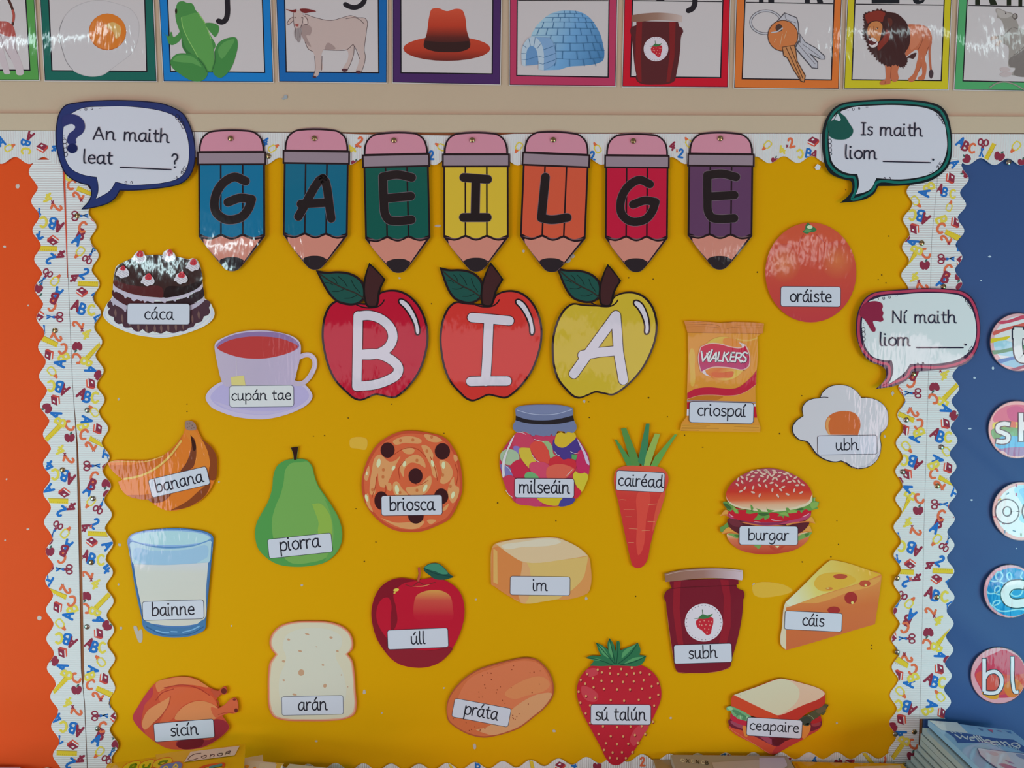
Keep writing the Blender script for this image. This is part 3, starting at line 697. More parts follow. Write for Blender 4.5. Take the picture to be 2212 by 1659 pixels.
p.fill('#3a6b3d', '1550,330 1590,420 1650,470 1690,500 1680,560 1600,470 1555,400', '1560,340 1565,345 1562,350'); p.fill('#568f4c', '1545,150 1600,130 1680,110 1740,190 1800,330 1825,500 1800,600 1740,590 1680,470 1600,330 1555,220'); p.line('#7fae62', 7, '1548,150 1560,230 1605,335 1680,470 1720,560', '1690,110 1750,200 1800,330')
p.ell('#2d2a1c', 1502, 95, 9, 24); p.fill(G1, '1540,260 1545,330 1470,385 1440,370 1420,310 1385,275 1440,310 1460,270 1480,315 1520,290'); p.fill(G1, '1750,200 1860,215 1870,250 1835,315 1800,280 1770,240')
p.fill('#427c43', '1455,520 1500,465 1580,455 1680,480 1770,600 1765,650 1720,690 1640,690 1520,620 1465,570'); p.fill('#578f50', '1475,515 1510,478 1580,470 1660,495 1720,570 1640,540 1540,530'); p.fill('#427c43', '1830,440 1870,360 1940,325 2010,320 2028,360 2010,480 1960,600 1880,665 1830,640 1810,580 1830,520'); p.fill('#578f50', '1860,430 1900,370 1960,340 2000,335 1960,420 1890,500'); p.line('#35623a', 7, '1690,500 1740,560 1765,610', '1832,440 1835,520 1815,590'); a.done()
a = poster('blue framed poster with a white goat', '#1f5d9c', (597, 836, 603, 835, 176, 178.5), (613.5, 818.5, 617, 819.5, 157, 158.5)); a.T = Z(550, 0)
a.part('letter').line('#29262b', 42, '935,-300 940,-60 932,15 900,48 850,64 800,52 775,38')
p = a.part('goat_picture'); gb = '430,125 500,145 650,175 750,150 820,133 880,150 940,155 962,185 955,260 945,340 935,430 945,480 925,580 900,625 865,615 880,560 895,500 890,460 850,395 845,460 820,540 790,600 750,605 755,580 790,520 800,460 785,425 700,430 590,425 570,470 575,600 555,600 545,640 520,660 500,650 515,600 512,480 495,440 460,420 430,360 400,300 390,260 410,200'
p.fill('#b09d98', gb); p.line('#4b3d40', 4, spline(parse(gb))[:66]); p.line('#4b3d40', 4, '590,425 700,430 785,425 840,378', '840,378 860,410 895,500', '850,395 845,460 820,540 790,600', '512,480 515,600 500,650', '430,360 460,420 495,440', '575,480 570,600', '780,160 850,150 900,170 935,205')
p.fill('#95817e', '600,420 625,365 690,415 640,425'); p.fill('#95817e', '410,210 480,230 470,300 440,300 480,400 440,370 400,290'); p.fill('#b09d98', '330,140 300,160 275,205 290,210 325,180'); p.fill('#b09d98', '330,105 370,88 410,110 415,150 400,210 385,240 350,245 335,200'); p.fill('#baa8a2', '412,135 440,150 452,205 425,205 410,170')
p.line('#4b3d40', 4, '330,110 335,200 350,245 385,240 402,210 415,150', '330,145 300,162 278,205 292,208 325,180', '412,135 440,150 452,205 425,205'); p.fill('#6e2c2d', '265,78 300,95 350,106 355,80 320,86'); p.fill('#6e2c2d', '385,80 440,74 525,98 480,103 425,112 400,100'); p.fill('#8f4c48', '345,210 375,207 370,225 350,222'); p.ell('#453433', 405, 150, 6); p.ell('#453433', 345, 150, 5)
p.fill('#8d8383', '345,250 400,240 395,300 378,362 362,345 345,320'); p.line('#4b3d40', 3, '350,250 345,310', '372,250 370,358', '390,245 385,320'); p.fills('#523238', '745,590 790,592 785,608 750,608', '868,605 905,608 900,625 868,622', '496,648 525,655 520,664 497,660'); a.done()
a = poster('purple framed poster with a brown felt hat', '#452c5a', (848.5, 1082.5, 848.5, 1080, 178, 182.5), (864.5, 1066, 865, 1064.5, 158.5, 161)); a.T = Z(550, 0)
p = a.part('hat_picture'); p.ell(grad([(0, '#b04431'), (.55, '#a43b2c'), (1, '#5d2b28')], (1640, 310), (1640, 522)), 1640, 415, 372, 105)
p.fill(grad([(0, '#bb4d38'), (.45, '#a83c2c'), (.75, '#5a2b28'), (1, '#352626')], (1640, 70), (1640, 400)), '1445,400 1470,280 1490,140 1510,80 1560,68 1640,95 1720,75 1770,85 1795,140 1810,260 1838,400 1780,435 1640,445 1520,435')
p.part('hat_band').fill('#362525', '1455,348* 1640,362 1828,350* 1838,400 1780,435 1640,445 1520,435 1445,400'); a.done()
a = poster('pink framed poster with a blue ice igloo', '#a73a59', (1101.5, 1333, 1101, 1329.5, 183.5, 186), (1116, 1317, 1115, 1315, 164.5, 168), (1, 1.6)); a.T = Z(1100, 0)
p = a.part('igloo_dome'); p.fill(grad([(0, '#93b3cd'), (.5, '#6695bf'), (1, '#44739f')], (250, 250), (780, 480)), '185,320 220,240 270,180 340,125 420,95 520,90 600,100 680,145 740,220 780,300 800,380 812,450 800,515 740,545 640,560 510,570 430,595* 295,600* 250,500')
IL = '#3d668c'; p.line(IL, 5, '350,120 500,114 640,120', '310,150 500,148 690,155', '270,188 500,188 725,192', '222,240 500,240 750,243', '195,300 500,300 775,300', '380,367 600,368 798,362', '395,435 600,435 812,430', '395,500 600,506 806,490')
for ya, yb, xs in ((94, 115, (470, 520, 570)), (118, 150, (420, 475, 560, 625)), (150, 188, (370, 435, 512, 592, 655)), (188, 240, (285, 375, 468, 565, 660, 712)), (240, 300, (245, 320, 412, 517, 612, 700)), (300, 367, (350, 460, 575, 667, 742)), (367, 435, (395, 520, 637, 724, 785)), (435, 503, (455, 580, 690, 768)), (503, 562, (392, 515, 637, 730))):
    p.line(IL, 5, *[[(x + (500 - x) * .05, ya), (x - (500 - x) * .04, yb)] for x in xs])
q = a.part('igloo_entrance'); q.fill('#7596ba', '215,315* 345,322* 380,380 395,470 390,540 295,600* 200,420'); q.fill('#5f86b0', '145,560* 142,460 160,410 190,388 225,415 242,480 247,550*'); q.fill('#a3b5cc', '105,450 118,390 165,325 215,315 262,355 290,420 295,600* 250,595* 246,490 225,415 190,390 160,412 146,460 140,566* 108,556*')
q.line(IL, 4, '105,455 142,458', '105,505 142,508', '250,480 292,490', '250,540 292,548', '118,385 150,410', '168,328 180,390', '222,320 210,392', '272,370 238,415', '292,425 385,390', '295,490 395,455', '293,545 390,510', '145,510 243,480'); a.done()
def jam_berry(p, x, y, s):
    def t(st): return [(x + a * s, y + b * s) for a, b in spline(parse(st))]
    p.fill('#ae2b37', t('-70,-20 -40,-45 20,-55 75,-50 80,-10 65,50 55,90 25,100 -20,60 -60,30')); p.fills('#d78a7c', *[ellipse(x + a * s, y + b * s, 5 * s, 7 * s, n=8) for a, b in ((-35, -15), (0, -25), (40, -20), (-20, 15), (15, 10), (50, 15), (5, 45), (40, 50), (25, 75), (-40, 10), (62, -15))])
    p.fill('#3d6d45', t('-90,-40 -50,-50 -15,-80 30,-70 75,-85 50,-55 0,-40 -40,-42')); p.line('#3d5a40', 6 * s, [(x - 10 * s, y - 70 * s), (x - 15 * s, y - 118 * s)])
def jam_disc(a, x, y, r):
    p = a.part('jam_label'); p.ell('#c6bbc6', x, y, r, r, 0, 40)
    p.fills('#4e4a52', *[rrect(x + (r * .91) * math.cos(k * math.pi / 15), y + (r * .91) * math.sin(k * math.pi / 15), r * .055, r * .028, k * 12 + 90, r * .01, 2) for k in range(30)]); jam_berry(p.part('strawberry'), x + r * .02, y + r * .05, r / 165)
a = poster('red framed poster with a jam pot and a letter j', '#b41f2f', (1349, 1577, 1344.5, 1572, 187, 188.5), (1365, 1563, 1361, 1558, 167, 169), (1.5, 3.5)); a.T = Z(1100, 0)
a.part('letter').line('#29262b', 46, '1585,-300 1585,-10 1580,45 1560,75 1530,90'); a.parts[-1].ell('#29262b', 1290, -12, 45, 22)
p = a.part('jam_pot'); p.fill('#53292c', '1085,180* 1085,215* 1040,235 1033,265 1045,320 1055,420 1070,560 1085,640* 1078,655 1090,690 1120,712 1250,722 1370,712 1410,690 1425,640* 1440,560 1460,420 1470,300 1485,270 1470,235 1450,225* 1440,185*'); p.fill('#74282a', '!1090,180 1135,180 1125,480 1130,700 1100,690 1075,560 1080,300'); p.fill('#74282a', '!1365,185 1420,185 1410,480 1370,700 1340,700 1370,450')
p.part('lid').fill(grad([(0, '#7c5a4c'), (.5, '#8d6f62'), (1, '#b3a29c')], (1045, 150), (1475, 150)), '1045,130* 1150,115 1280,108 1400,118 1475,135* 1475,190* 1440,182 1250,173 1060,185 1042,180*'); jam_disc(a, 1252, 418, 105); a.done()
a = poster('orange framed poster with a bunch of keys', '#cb6a34', (1591, 1818, 1586, 1811.5, 189.5, 192), (1608, 1803, 1602, 1797, 171.5, 174), (5, 8)); a.T = Z(1652, 0)
p = a.part('letters'); p.fills('#26262b', '!-50,-300 -10,-300 -10,18 -50,18', '!30,-300 80,-300 80,26 30,26', '!340,-300 385,-300 385,27 340,27', '!425,-80 470,-80 500,28 450,28')
p = a.part('key_ring'); p.line('#55535a', 22, ellipse(10, 190, 130, 98, 0, 32), closed=True); p.line('#a9a8ae', 12, ellipse(10, 190, 130, 98, 0, 32), closed=True)
p = a.part('silver_key'); p.fill('#4c4a50', '!80,205 168,106 275,148 290,200 296,290 200,310'); p.fill('#aaa8af', '!90,205 172,114 268,154 281,200 287,286 200,300'); p.line('#5a585e', 4, '172,114 180,160 265,195')
for oc, sh in (('#4c4a50', 0), ('#a6a5ad', 1)):
    p.fill(oc, '!286,345 335,395 455,528 455,588 402,583 252,408' if not sh else '!294,358 335,407 448,534 448,580 407,575 266,408'); p.fill(oc, '!298,284 345,355 435,405 517,478 517,508 478,508 375,462 296,395' if not sh else '!304,300 342,362 432,412 509,482 510,501 480,501 380,455 304,390')
p.line('#5a585e', 4, '285,375 430,545', '320,375 480,490')
p = a.part('bronze_key'); p.ell('#4a342c', 155, 305, 131, 134, 0, 32); p.ell('#b96f43', 155, 305, 125, 128, 0, 32); p.fill('#4a342c', '!145,400 255,382 270,440 280,520 325,600 350,645 338,705 306,695 245,600 190,495 160,480'); p.fill('#b37a50', '!152,405 250,388 263,440 273,522 318,602 341,648 333,696 311,688 252,600 196,490 167,474'); p.line('#5a3a2c', 7, '180,400 310,680', '215,395 325,670'); p.line('#d6a582', 4, '95,330 80,360', '150,290 130,390', '185,270 165,330'); p.ell('#4b3a36', 122, 238, 30, 33); p.line('#a9a8ae', 11, '60,278 110,268 150,240'); a.done()
a = poster('yellow framed poster with a standing lion', '#b7aa29', (1831, 2055, 1823.5, 2048, 191.5, 193.5), (1845.6, 2041, 1839, 2034.5, 173.5, 175.5), (9, 11)); a.T = Z(1840, 0, 5.946)
a.part('letters').fills('#23252a', '!255,-300 612,-300 612,45 255,45', '780,-300* 860,-300* 860,0 935,0 925,25 870,50 815,45 790,20')
p = a.part('lion_body'); p.fill('#ae6347', '720,320 820,315 900,320 980,360 1020,430 1030,520 1000,600 960,690 940,760 960,830 950,960 930,1020 860,1025 848,1000 900,960 890,850 860,920 800,1040 745,1052 725,1020 790,950 830,820 850,660 830,640 760,680 690,730 690,640 700,500'); p.line('#7a4030', 6, '920,460 900,540 850,640', '860,920 890,850 890,800', '960,690 975,620 1000,590'); p.fill('#b87054', '760,340 860,335 900,400 860,560 760,640 745,500'); p.fill('#432b2b', '700,750 760,700 830,678 820,720 790,755 740,745')
p.line('#a55d45', 26, '1018,540 1000,640 1005,780 1020,930'); p.fill('#44373b', '1005,900 1030,895 1050,950 1020,1012 992,970'); p.fill('#ae6347', '425,810* 500,840 620,820* 590,920 600,1010 570,1045 530,1048 500,1010 495,1070 440,1085 362,1082 370,1045 430,1020 435,920'); p.line('#7a4030', 5, '510,850 500,930 495,1010', '430,1045 425,1075')
p = a.part('mane'); rr = random.Random(3); base = spline(parse('160,180 250,150 360,125 450,150 560,170 640,220 700,290 740,380 750,480 730,600 680,690 715,770 690,840 640,860 560,830 480,850 400,820 340,770 280,700 230,640 200,560 165,480 150,400 165,310 155,240'), True, 4)
mane = []
for i, (x, y) in enumerate(base):
    dx, dy = x - 450, y - 480; l = math.hypot(dx, dy); k = (rr.uniform(6, 26) if i % 2 else -4) if not (440 < x and y < 700) else rr.uniform(-2, 3)
    mane.append((x + dx / l * k, y + dy / l * k))
p.fill('#3f2828', mane); p.fill('#7b322a', '170,195 260,150 370,140 430,170 410,230 390,285 330,265 250,275 205,300 180,250'); p.fill('#7b322a', '440,380 490,420 480,500 400,600 340,650 330,590 390,500 430,430'); p.fill('#59302b', '460,230 510,240 520,300 500,340 470,300')
p = a.part('face'); p.fill('#b37347', '215,330 260,285 340,275 390,320 380,420 340,540 250,490 205,450'); p.fill('#57292a', '215,490 250,520 330,530 310,585 240,590'); p.fill('#c1b6b6', '212,480 228,520 245,520 240,490 275,485 320,520 312,540 270,530 235,500'); p.fill('#c1b6b6', '220,565 260,580 305,560 330,530 332,575 300,605 245,605'); p.fill('#6d3c2c', '205,445 245,460 235,480 208,470'); p.line('#6d3c2c', 8, '285,400 285,340', '300,380 340,350', '220,350 235,345'); p.ell('#d0c8c0', 325, 370, 14, 6); p.ell('#2f2222', 330, 368, 6, 6); a.done()
a = poster('green framed poster with a grey rat', '#4a9460', (2071, 2310, 2061.6, 2300, 193.5, 197), (2088, 2292, 2079, 2284, 176, 180), (11.5, 16)); a.T = Z(1840, 0, 5.946)
a.part('letters').fills('#23291f', '!1585,-300 1645,-300 1645,62 1585,62', '!1660,-300 1720,-300 1870,62 1780,64', '!1990,-300 2048,-300 2048,72 1990,72', '!2140,-300 2190,-300 2190,78 2140,78')
p = a.part('rat_picture'); p.fill('#8e8782', '1850,115 1890,110 1990,150 2060,170 2110,250 2160,350 2280,420 2400,600 2400,960 2100,972 2050,960 2100,880 2020,860 2015,740 2010,600 1950,560 1900,520 1870,490 1800,490 1830,465 1960,440 1950,320 1900,240 1862,225 1870,190 1850,150'); p.fill('#726b68', '2020,760 2120,700 2220,640 2400,640 2400,940 2080,960 2100,870 2030,850'); p.fill('#a39c98', '1860,120 1990,160 2060,190 1990,230 1900,220 1865,170'); p.ell('#57504e', 2098, 210, 34, 40); p.ell('#8e8782', 2092, 208, 22, 28); p.ell('#3a3538', 1978, 170, 9, 9); p.line('#6a6461', 6, '2070,348 2140,372', '1965,440 2050,360', '2230,590 2150,660 2080,710')
p.fills('#b09c92', '1780,520 1795,475 1850,462 1880,485 1840,500 1825,515 1805,505 1795,525', '1845,590 1870,540 1910,515 1930,540 1900,560 1885,600 1865,580'); p.fills('#ada0a0', '1905,885 2000,870 2040,895 2000,918 1920,915', '1900,955 1990,925 2065,945 2030,975 1935,985'); p.line('#878079', 16, '1775,1125 1850,1075 1960,1052 2080,1080 2212,1150 2300,1190'); a.done()

# ---------------------------------------------------------------- speech bubbles
BG = 'speech bubble signs'
def loops(p, c, w, *els):
    for x, y, rx, ry in els: p.line(c, w, ellipse(x, y, rx, ry, 0, 14), closed=True)
a = Art('speech_bubble_sign', 'navy bordered speech bubble reading An maith leat', 'speech bubble sign', BG, Z(0, 0), .010)
out1 = '478,1180 482,1080 510,960 560,900 640,880 850,860 1050,858 1250,868 1400,890 1500,930 1560,970 1610,1050 1640,1130 1660,1230 1665,1330 1650,1430 1610,1510 1550,1560 1450,1590 1300,1610 1150,1622 1022,1622* 980,1690 925,1730 830,1762 697,1786* 760,1715 780,1660 775,1610 755,1580 700,1565 620,1530 560,1480 520,1400 490,1290'
in1 = '600,975* 700,925 900,910 1050,908 1250,925 1400,955 1500,1000 1560,1070 1600,1180 1612,1300 1600,1410 1560,1490 1500,1530 1380,1560 1250,1572 1100,1575 985,1550* 950,1610 920,1640 820,1695* 838,1640 838,1570 825,1510* 750,1500 680,1480 610,1440 565,1370 548,1280 538,1180 545,1080 570,1010'
a.sheet('#20223a', out1); a.part('border').fill('#2b3563', out1).line('#1d1e33', 9, out1, closed=True)
p = a.part('white_face'); p.fill('#1d1e33', in1); p.line('#1d1e33', 9, in1, closed=True); p.fill('#b9bac8', in1)
p.line('#2a2a38', 5, '683,937 684,944', '725,925 725,940 740,940 740,925', '779,918 778,935 790,935 790,920', '848,924 849,925', '858,924 860,925', '1458,968 1460,969', '1472,968 1474,970', '545,1158 547,1160', '545,1172 547,1174', '1575,1420 1560,1445 1570,1460 1590,1430', '1545,1480 1548,1460 1560,1465 1560,1485', '1512,1530 1508,1505', '1486,1522 1487,1523', '1497,1520 1498,1520', '1068,1565 1068,1550 1082,1550 1082,1562', '1115,1562 1118,1548 1130,1552 1128,1564')
loops(p, '#2a2a38', 4, (1512, 998, 17, 20), (1535, 1025, 15, 20), (1550, 1052, 16, 17), (1562, 1080, 14, 15), (551, 1206, 18, 20), (553, 1243, 17, 20), (556, 1280, 17, 18), (560, 1318, 15, 18))
p = a.part('question_mark'); p.fill('#2f3462', '535,1000 600,975 660,985 712,1030 724,1090 700,1140 660,1170 646,1190 648,1222 610,1232 578,1222 574,1180 590,1140 630,1108 642,1082 620,1060 590,1060 540,1078'); p.ell('#22274e', 617, 1265, 44, 42)
p = a.part('lettering'); p.text('#2a2a36', 'An', 795, 1188, 985, 1195, 70, .17); p.text('#2a2a36', 'maith', 1060, 1198, 1442, 1216, 70, .17); p.text('#2a2a36', 'leat', 716, 1390, 958, 1400, 70, .17); p.line('#2a2a36', 10, '1025,1428 1458,1448'); p.text('#2a2a36', '?', 1468, 1430, 1524, 1430, 72, .17); a.done()
a = Art('speech_bubble_sign', 'green bordered speech bubble reading Is maith liom', 'speech bubble sign', BG, Z(1652, 0), .010)
out2 = '488,1180 500,1080 530,1000 580,930 650,885 780,862 950,850 1080,845 1250,852 1400,870 1500,905 1550,960 1580,1050 1595,1150 1600,1250 1590,1350 1560,1430 1500,1490 1420,1540 1300,1570 1150,1585 968,1588* 935,1650 850,1702 640,1732* 705,1680 742,1630 748,1580 735,1545 700,1535 640,1520 560,1480 520,1420 500,1330'
in2 = '660,945* 750,915 900,903 1080,897 1250,905 1400,930 1480,975 1530,1050 1550,1150 1555,1260 1535,1350 1490,1430 1420,1480 1300,1515 1150,1530 952,1520* 905,1610 850,1640 778,1658* 800,1600 802,1540 790,1485* 720,1480 640,1450 580,1390 555,1300 545,1180 555,1050 600,985'
a.sheet('#20282a', out2); a.part('border').fill('#1e2528', out2).line('#1e625a', 22, '525,1180 535,1090 560,1010 605,945 660,910 780,888 950,876 1080,871 1250,878 1390,898 1480,930 1525,985 1555,1070 1572,1160 1577,1250 1565,1345 1530,1420 1465,1478 1400,1512 1290,1542 1150,1557 960,1555 920,1625 850,1670 745,1700 770,1640 778,1580 762,1515 700,1507 640,1485 590,1450 545,1390 530,1300', closed=True)
p = a.part('white_face'); p.fill('#1a2022', in2); p.line('#1a2022', 9, in2, closed=True); p.fill('#b9bac6', in2)
p.line('#2a2a36', 5, '710,938 711,945', '748,925 748,940 762,940 762,924', '800,918 802,932 812,930 810,918', '864,914 866,915', '879,914 880,915', '1436,942 1437,943', '1448,944 1449,945', '1498,1378 1488,1400 1498,1410 1508,1390', '1470,1430 1472,1415 1486,1420 1482,1435', '1438,1475 1432,1460', '1410,1474 1412,1475', '1424,1472 1425,1473', '1018,1528 1020,1515 1030,1518 1030,1530', '1062,1526 1064,1514 1075,1520 1072,1530')
loops(p, '#2a2a36', 4, (1482, 968, 18, 20), (1503, 998, 15, 18), (1518, 1025, 12, 14), (1528, 1048, 10, 10), (556, 1205, 14, 19), (556, 1243, 14, 18), (558, 1280, 13, 18), (562, 1312, 10, 12))
a.part('smile_blob').fill('#204f48', '545,1040 590,1020 612,975 632,938* 650,965 690,1000 720,1050 755,1110 745,1150 700,1185 640,1192 590,1185 548,1160*').fill('#b4bac2', '596,1022* 606,1000 622,972 638,995 650,1022* 635,1032 615,1026')
p = a.part('lettering'); p.text('#2a2a36', 'Is', 826, 1150, 922, 1152, 68, .17); p.text('#2a2a36', 'maith', 990, 1155, 1348, 1162, 68, .17); p.text('#2a2a36', 'liom', 694, 1352, 958, 1356, 70, .17); p.line('#2a2a36', 10, '1012,1378 1412,1388'); p.ell('#2a2a36', 1438, 1362, 9, 9); a.done()
a = Art('speech_bubble_sign', 'crimson bordered speech bubble reading Ní maith liom', 'speech bubble sign', BG, Z(1652, 400), .011)
out3 = '778,1230 785,1120 810,1040 860,960 920,920 1000,905 1150,892 1350,880 1550,885 1680,900 1740,930 1790,990 1820,1080 1838,1180 1838,1280 1820,1380 1780,1460 1720,1520 1600,1560 1450,1580 1262,1590* 1225,1650 1170,1690 1080,1720 946,1739* 1010,1680 1036,1625 1030,1575 1000,1545 920,1515 860,1470 810,1380 785,1300'
in3 = '890,990* 1000,950 1150,935 1350,920 1550,925 1680,950 1740,1010 1780,1090 1803,1200 1800,1300 1770,1390 1710,1450 1640,1490 1500,1520 1240,1525* 1200,1590 1130,1650 1055,1700* 1090,1620 1097,1560 1085,1497* 1000,1490 920,1460 870,1400 840,1310 828,1200 835,1120 850,1050'
a.sheet('#3a2438', out3); a.part('border').fill('#38283c', out3).line('#a23c54', 22, '800,1230 808,1120 830,1045 875,975 930,938 1000,922 1150,910 1350,898 1550,903 1670,918 1735,955 1782,1020 1808,1095 1822,1190 1822,1280 1802,1380 1762,1450 1700,1500 1590,1538 1450,1555 1252,1562 1210,1632 1080,1690 1010,1710 1060,1640 1066,1575 1050,1530 1000,1518 925,1490 870,1445 822,1370 805,1300', closed=True)
p = a.part('white_face'); p.fill('#2a2a3c', in3); p.line('#2a2a3c', 9, in3, closed=True); p.fill('#bcc2d0', in3)
p.line('#2a2a36', 5, '970,968 971,975', '1008,955 1008,972 1022,972 1022,956', '1058,948 1060,966 1070,964 1070,948', '1118,946 1120,948', '1133,944 1134,945', '1678,955 1679,956', '1692,958 1693,959', '840,1178 842,1180', '842,1192 844,1193', '1768,1372 1750,1395 1765,1400 1772,1380', '1738,1430 1740,1408 1755,1415 1752,1425', '1708,1472 1702,1455', '1682,1470 1683,1471', '1694,1468 1695,1468', '1298,1528 1302,1518 1312,1522 1310,1530', '1345,1528 1346,1512 1358,1518 1355,1530')
loops(p, '#2a2a36', 4, (1728, 982, 16, 18), (1747, 1012, 14, 18), (1764, 1040, 13, 14), (842, 1232, 14, 18), (843, 1272, 15, 19), (845, 1315, 13, 17))
a.part('thumbs_down_hand').fill('#7e2a40', '815,1075 850,1015 905,993 960,992 1000,1010 1008,1040 1000,1060 1013,1090 1005,1120 1013,1150 990,1166 950,1158 925,1162 930,1190 945,1220 942,1248 920,1250 885,1195 850,1145 818,1115')
p = a.part('lettering'); p.text('#2c2c3c', 'Ní', 1094, 1172, 1215, 1174, 66, .17); p.text('#2c2c3c', 'maith', 1284, 1174, 1636, 1174, 66, .17); p.text('#2c2c3c', 'liom', 990, 1368, 1243, 1370, 68, .17); p.line('#2c2c3c', 10, '1297,1387 1693,1387'); p.ell('#2c2c3c', 1715, 1361, 9, 9); a.done()

# ---------------------------------------------------------------- pencil signs spelling GAEILGE
BLK = '#2a2124'
LET = {'G': ['29,109 6,100 -20,115 -35,145 -33,175 -12,191 20,186 35,168 42,148*', '42,148* 18,145 -8,154'], 'A': ['-37,188* 15,105 34,191*', '-32,161* 22,157*'],
       'E': ['-29,94* 2,90 33,97', '-29,94 -28,150 -26,175 -18,187 -2,190 30,188', '-26,141* 30,137'], 'I': ['-26,97* 25,101*', '0,99* -2,182*', '-27,184* 24,184*'], 'L': ['-21,98* -26,186*', '-26,186* -5,189 29,183']}
PENC = [('G', '#0b6689', 500, 281.5, 501, 585, 70, 'bright blue pencil sign bearing the first black letter G'), ('A', '#0a5f78', 684, 279.5, 680, 582, 68, 'teal blue pencil sign bearing a black letter A'),
        ('E', '#1d5249', 854, 287, 861, 588.6, 68.5, 'dark green pencil sign bearing a black letter E'), ('I', '#c2a538', 1028, 287, 1028.5, 586, 68.5, 'yellow pencil sign bearing a black letter I'),
        ('L', '#bd523c', 1203.5, 285.5, 1191, 587, 69, 'orange pencil sign bearing a black letter L'), ('G', '#ae243c', 1376.5, 290, 1374, 587, 66, 'red pencil sign bearing the second black letter G'),
        ('E', '#5a3c58', 1558, 287, 1554.5, 581.7, 68, 'purple pencil sign bearing a black letter E')]
for ch, c, x0, y0, x1, y1, hw, lb in PENC:
    a = Art('pencil_sign', lb, 'pencil sign', 'pencil signs spelling the heading', (0, 0, 1), .0092)
    L = math.hypot(x1 - x0, y1 - y0); uy = ((x1 - x0) / L, (y1 - y0) / L); ky = L / 301; kx = hw / 68
    def m(st, closed=True):
        q = spline(parse(st), closed) if isinstance(st, str) else st
        return [(x0 + p[0] * kx * uy[1] + p[1] * ky * uy[0], y0 - p[0] * kx * uy[0] + p[1] * ky * uy[1]) for p in q]
    a.sheet('#6a5358', m('-72,47* -69,46* -68,32 -62,15 -48,3 -35,-1 35,-1 48,3 62,15 68,32 69,46* 73,47* 73,74* 70,74* 70,227* 21,290 12,299 0,302 -12,299 -21,290 -70,227* -70,74* -73,74*'), name='sheet')
    a.part('eraser').fill(BLK, m('-69,47* -68,32 -62,15 -48,3 -35,0 35,0 48,3 62,15 68,32 69,47*')).fill('#bb7f90', m('-65,44* -64,32 -59,17 -46,6 -34,3.4 34,3.4 46,6 59,17 64,32 65,44*'))
    a.part('metal_band').fill(BLK, m('!-72.5,45 72.5,45 72.5,75 -72.5,75')).fill('#887882', m('!-69,49 69,49 69,71 -69,71'))
    p = a.part('barrel'); p.fill(BLK, m('!-70,73 70,73 70,227 -70,227'))
    for xa, xb in ((-66, -24.5), (-21, 21.5), (25, 66)):
        p.fill(c, m('%g,75* %g,75* %g,222* %g,229 %g,222*' % (xa, xb, xb, (xa + xb) / 2, xa)), same=xa > -60)
    p = a.part('sharpened_wood'); p.fill(BLK, m('-70,226* -46,231 -23,222.5* 0,231 23,222.5* 46,231 70,226* 20,291* 0,301 -20,291*')); p.fill('#bb7b6d', m('-60,233 -46,234.5 -22.5,226.5* 0,234.5 22.5,226.5* 46,234.5 60,233* 18,291* -18,291*'))
    a.part('graphite_tip').fill('#2f282b', m('-26,279 -14,273 0,271.5 14,273 26,279* 19,290 11,299 0,301.5 -11,299 -19,290'))
    p = a.part('letter'); st = [m(s, False) for s in LET[ch]]; p.line('#71626a', 20 * kx, *st); p.line('#2b2526', 18.2 * kx, *st)
    a.done()
for (ch, c, x0, y0, x1, y1, hw, lb), (x, y) in zip(PENC, ((498, 299), (679, 299), (851, 303), (1020, 302.5), (1195, 302), (1368, 304.5), (1556, 299))):
    pin(x, y, .0108, 'brass drawing pin through the eraser of the ' + lb.split(' pencil')[0] + ' pencil sign')

# ---------------------------------------------------------------- apple signs spelling BIA
AB = '695,990 640,1030 600,1110 582,1200 578,1300 595,1420 630,1550 690,1670 780,1765 850,1822 900,1835 960,1815 1030,1786 1110,1800 1190,1813 1260,1770 1350,1675 1410,1580 1450,1470 1477,1330 1470,1200 1430,1080 1370,990 1290,925 1200,898 1110,905 1065,925* 1000,1010 900,1010 770,1000'
LEAF = '530,730* 620,745 700,740 800,750 870,780 920,830 940,900 935,960 900,1000 840,1020 770,1015 700,990 640,930 590,850 560,790'
STEM = '980,668* 1030,715 1112,805* 1085,860 1065,920 1055,1000 1040,1035 1000,1042 960,1032 935,960 930,870 945,770'
def affine(src, dst):
    (x0, y0), (x1, y1), (x2, y2) = src; D = (x1 - x0) * (y2 - y0) - (x2 - x0) * (y1 - y0)
    def f(x, y):
        u = ((x - x0) * (y2 - y0) - (x2 - x0) * (y - y0)) / D; v = ((x1 - x0) * (y - y0) - (x - x0) * (y1 - y0)) / D
        return tuple(dst[0][k] + u * (dst[1][k] - dst[0][k]) + v * (dst[2][k] - dst[0][k]) for k in (0, 1))
    return f
SRC = [(582, 1250), (1477, 1300), (1030, 1786)]
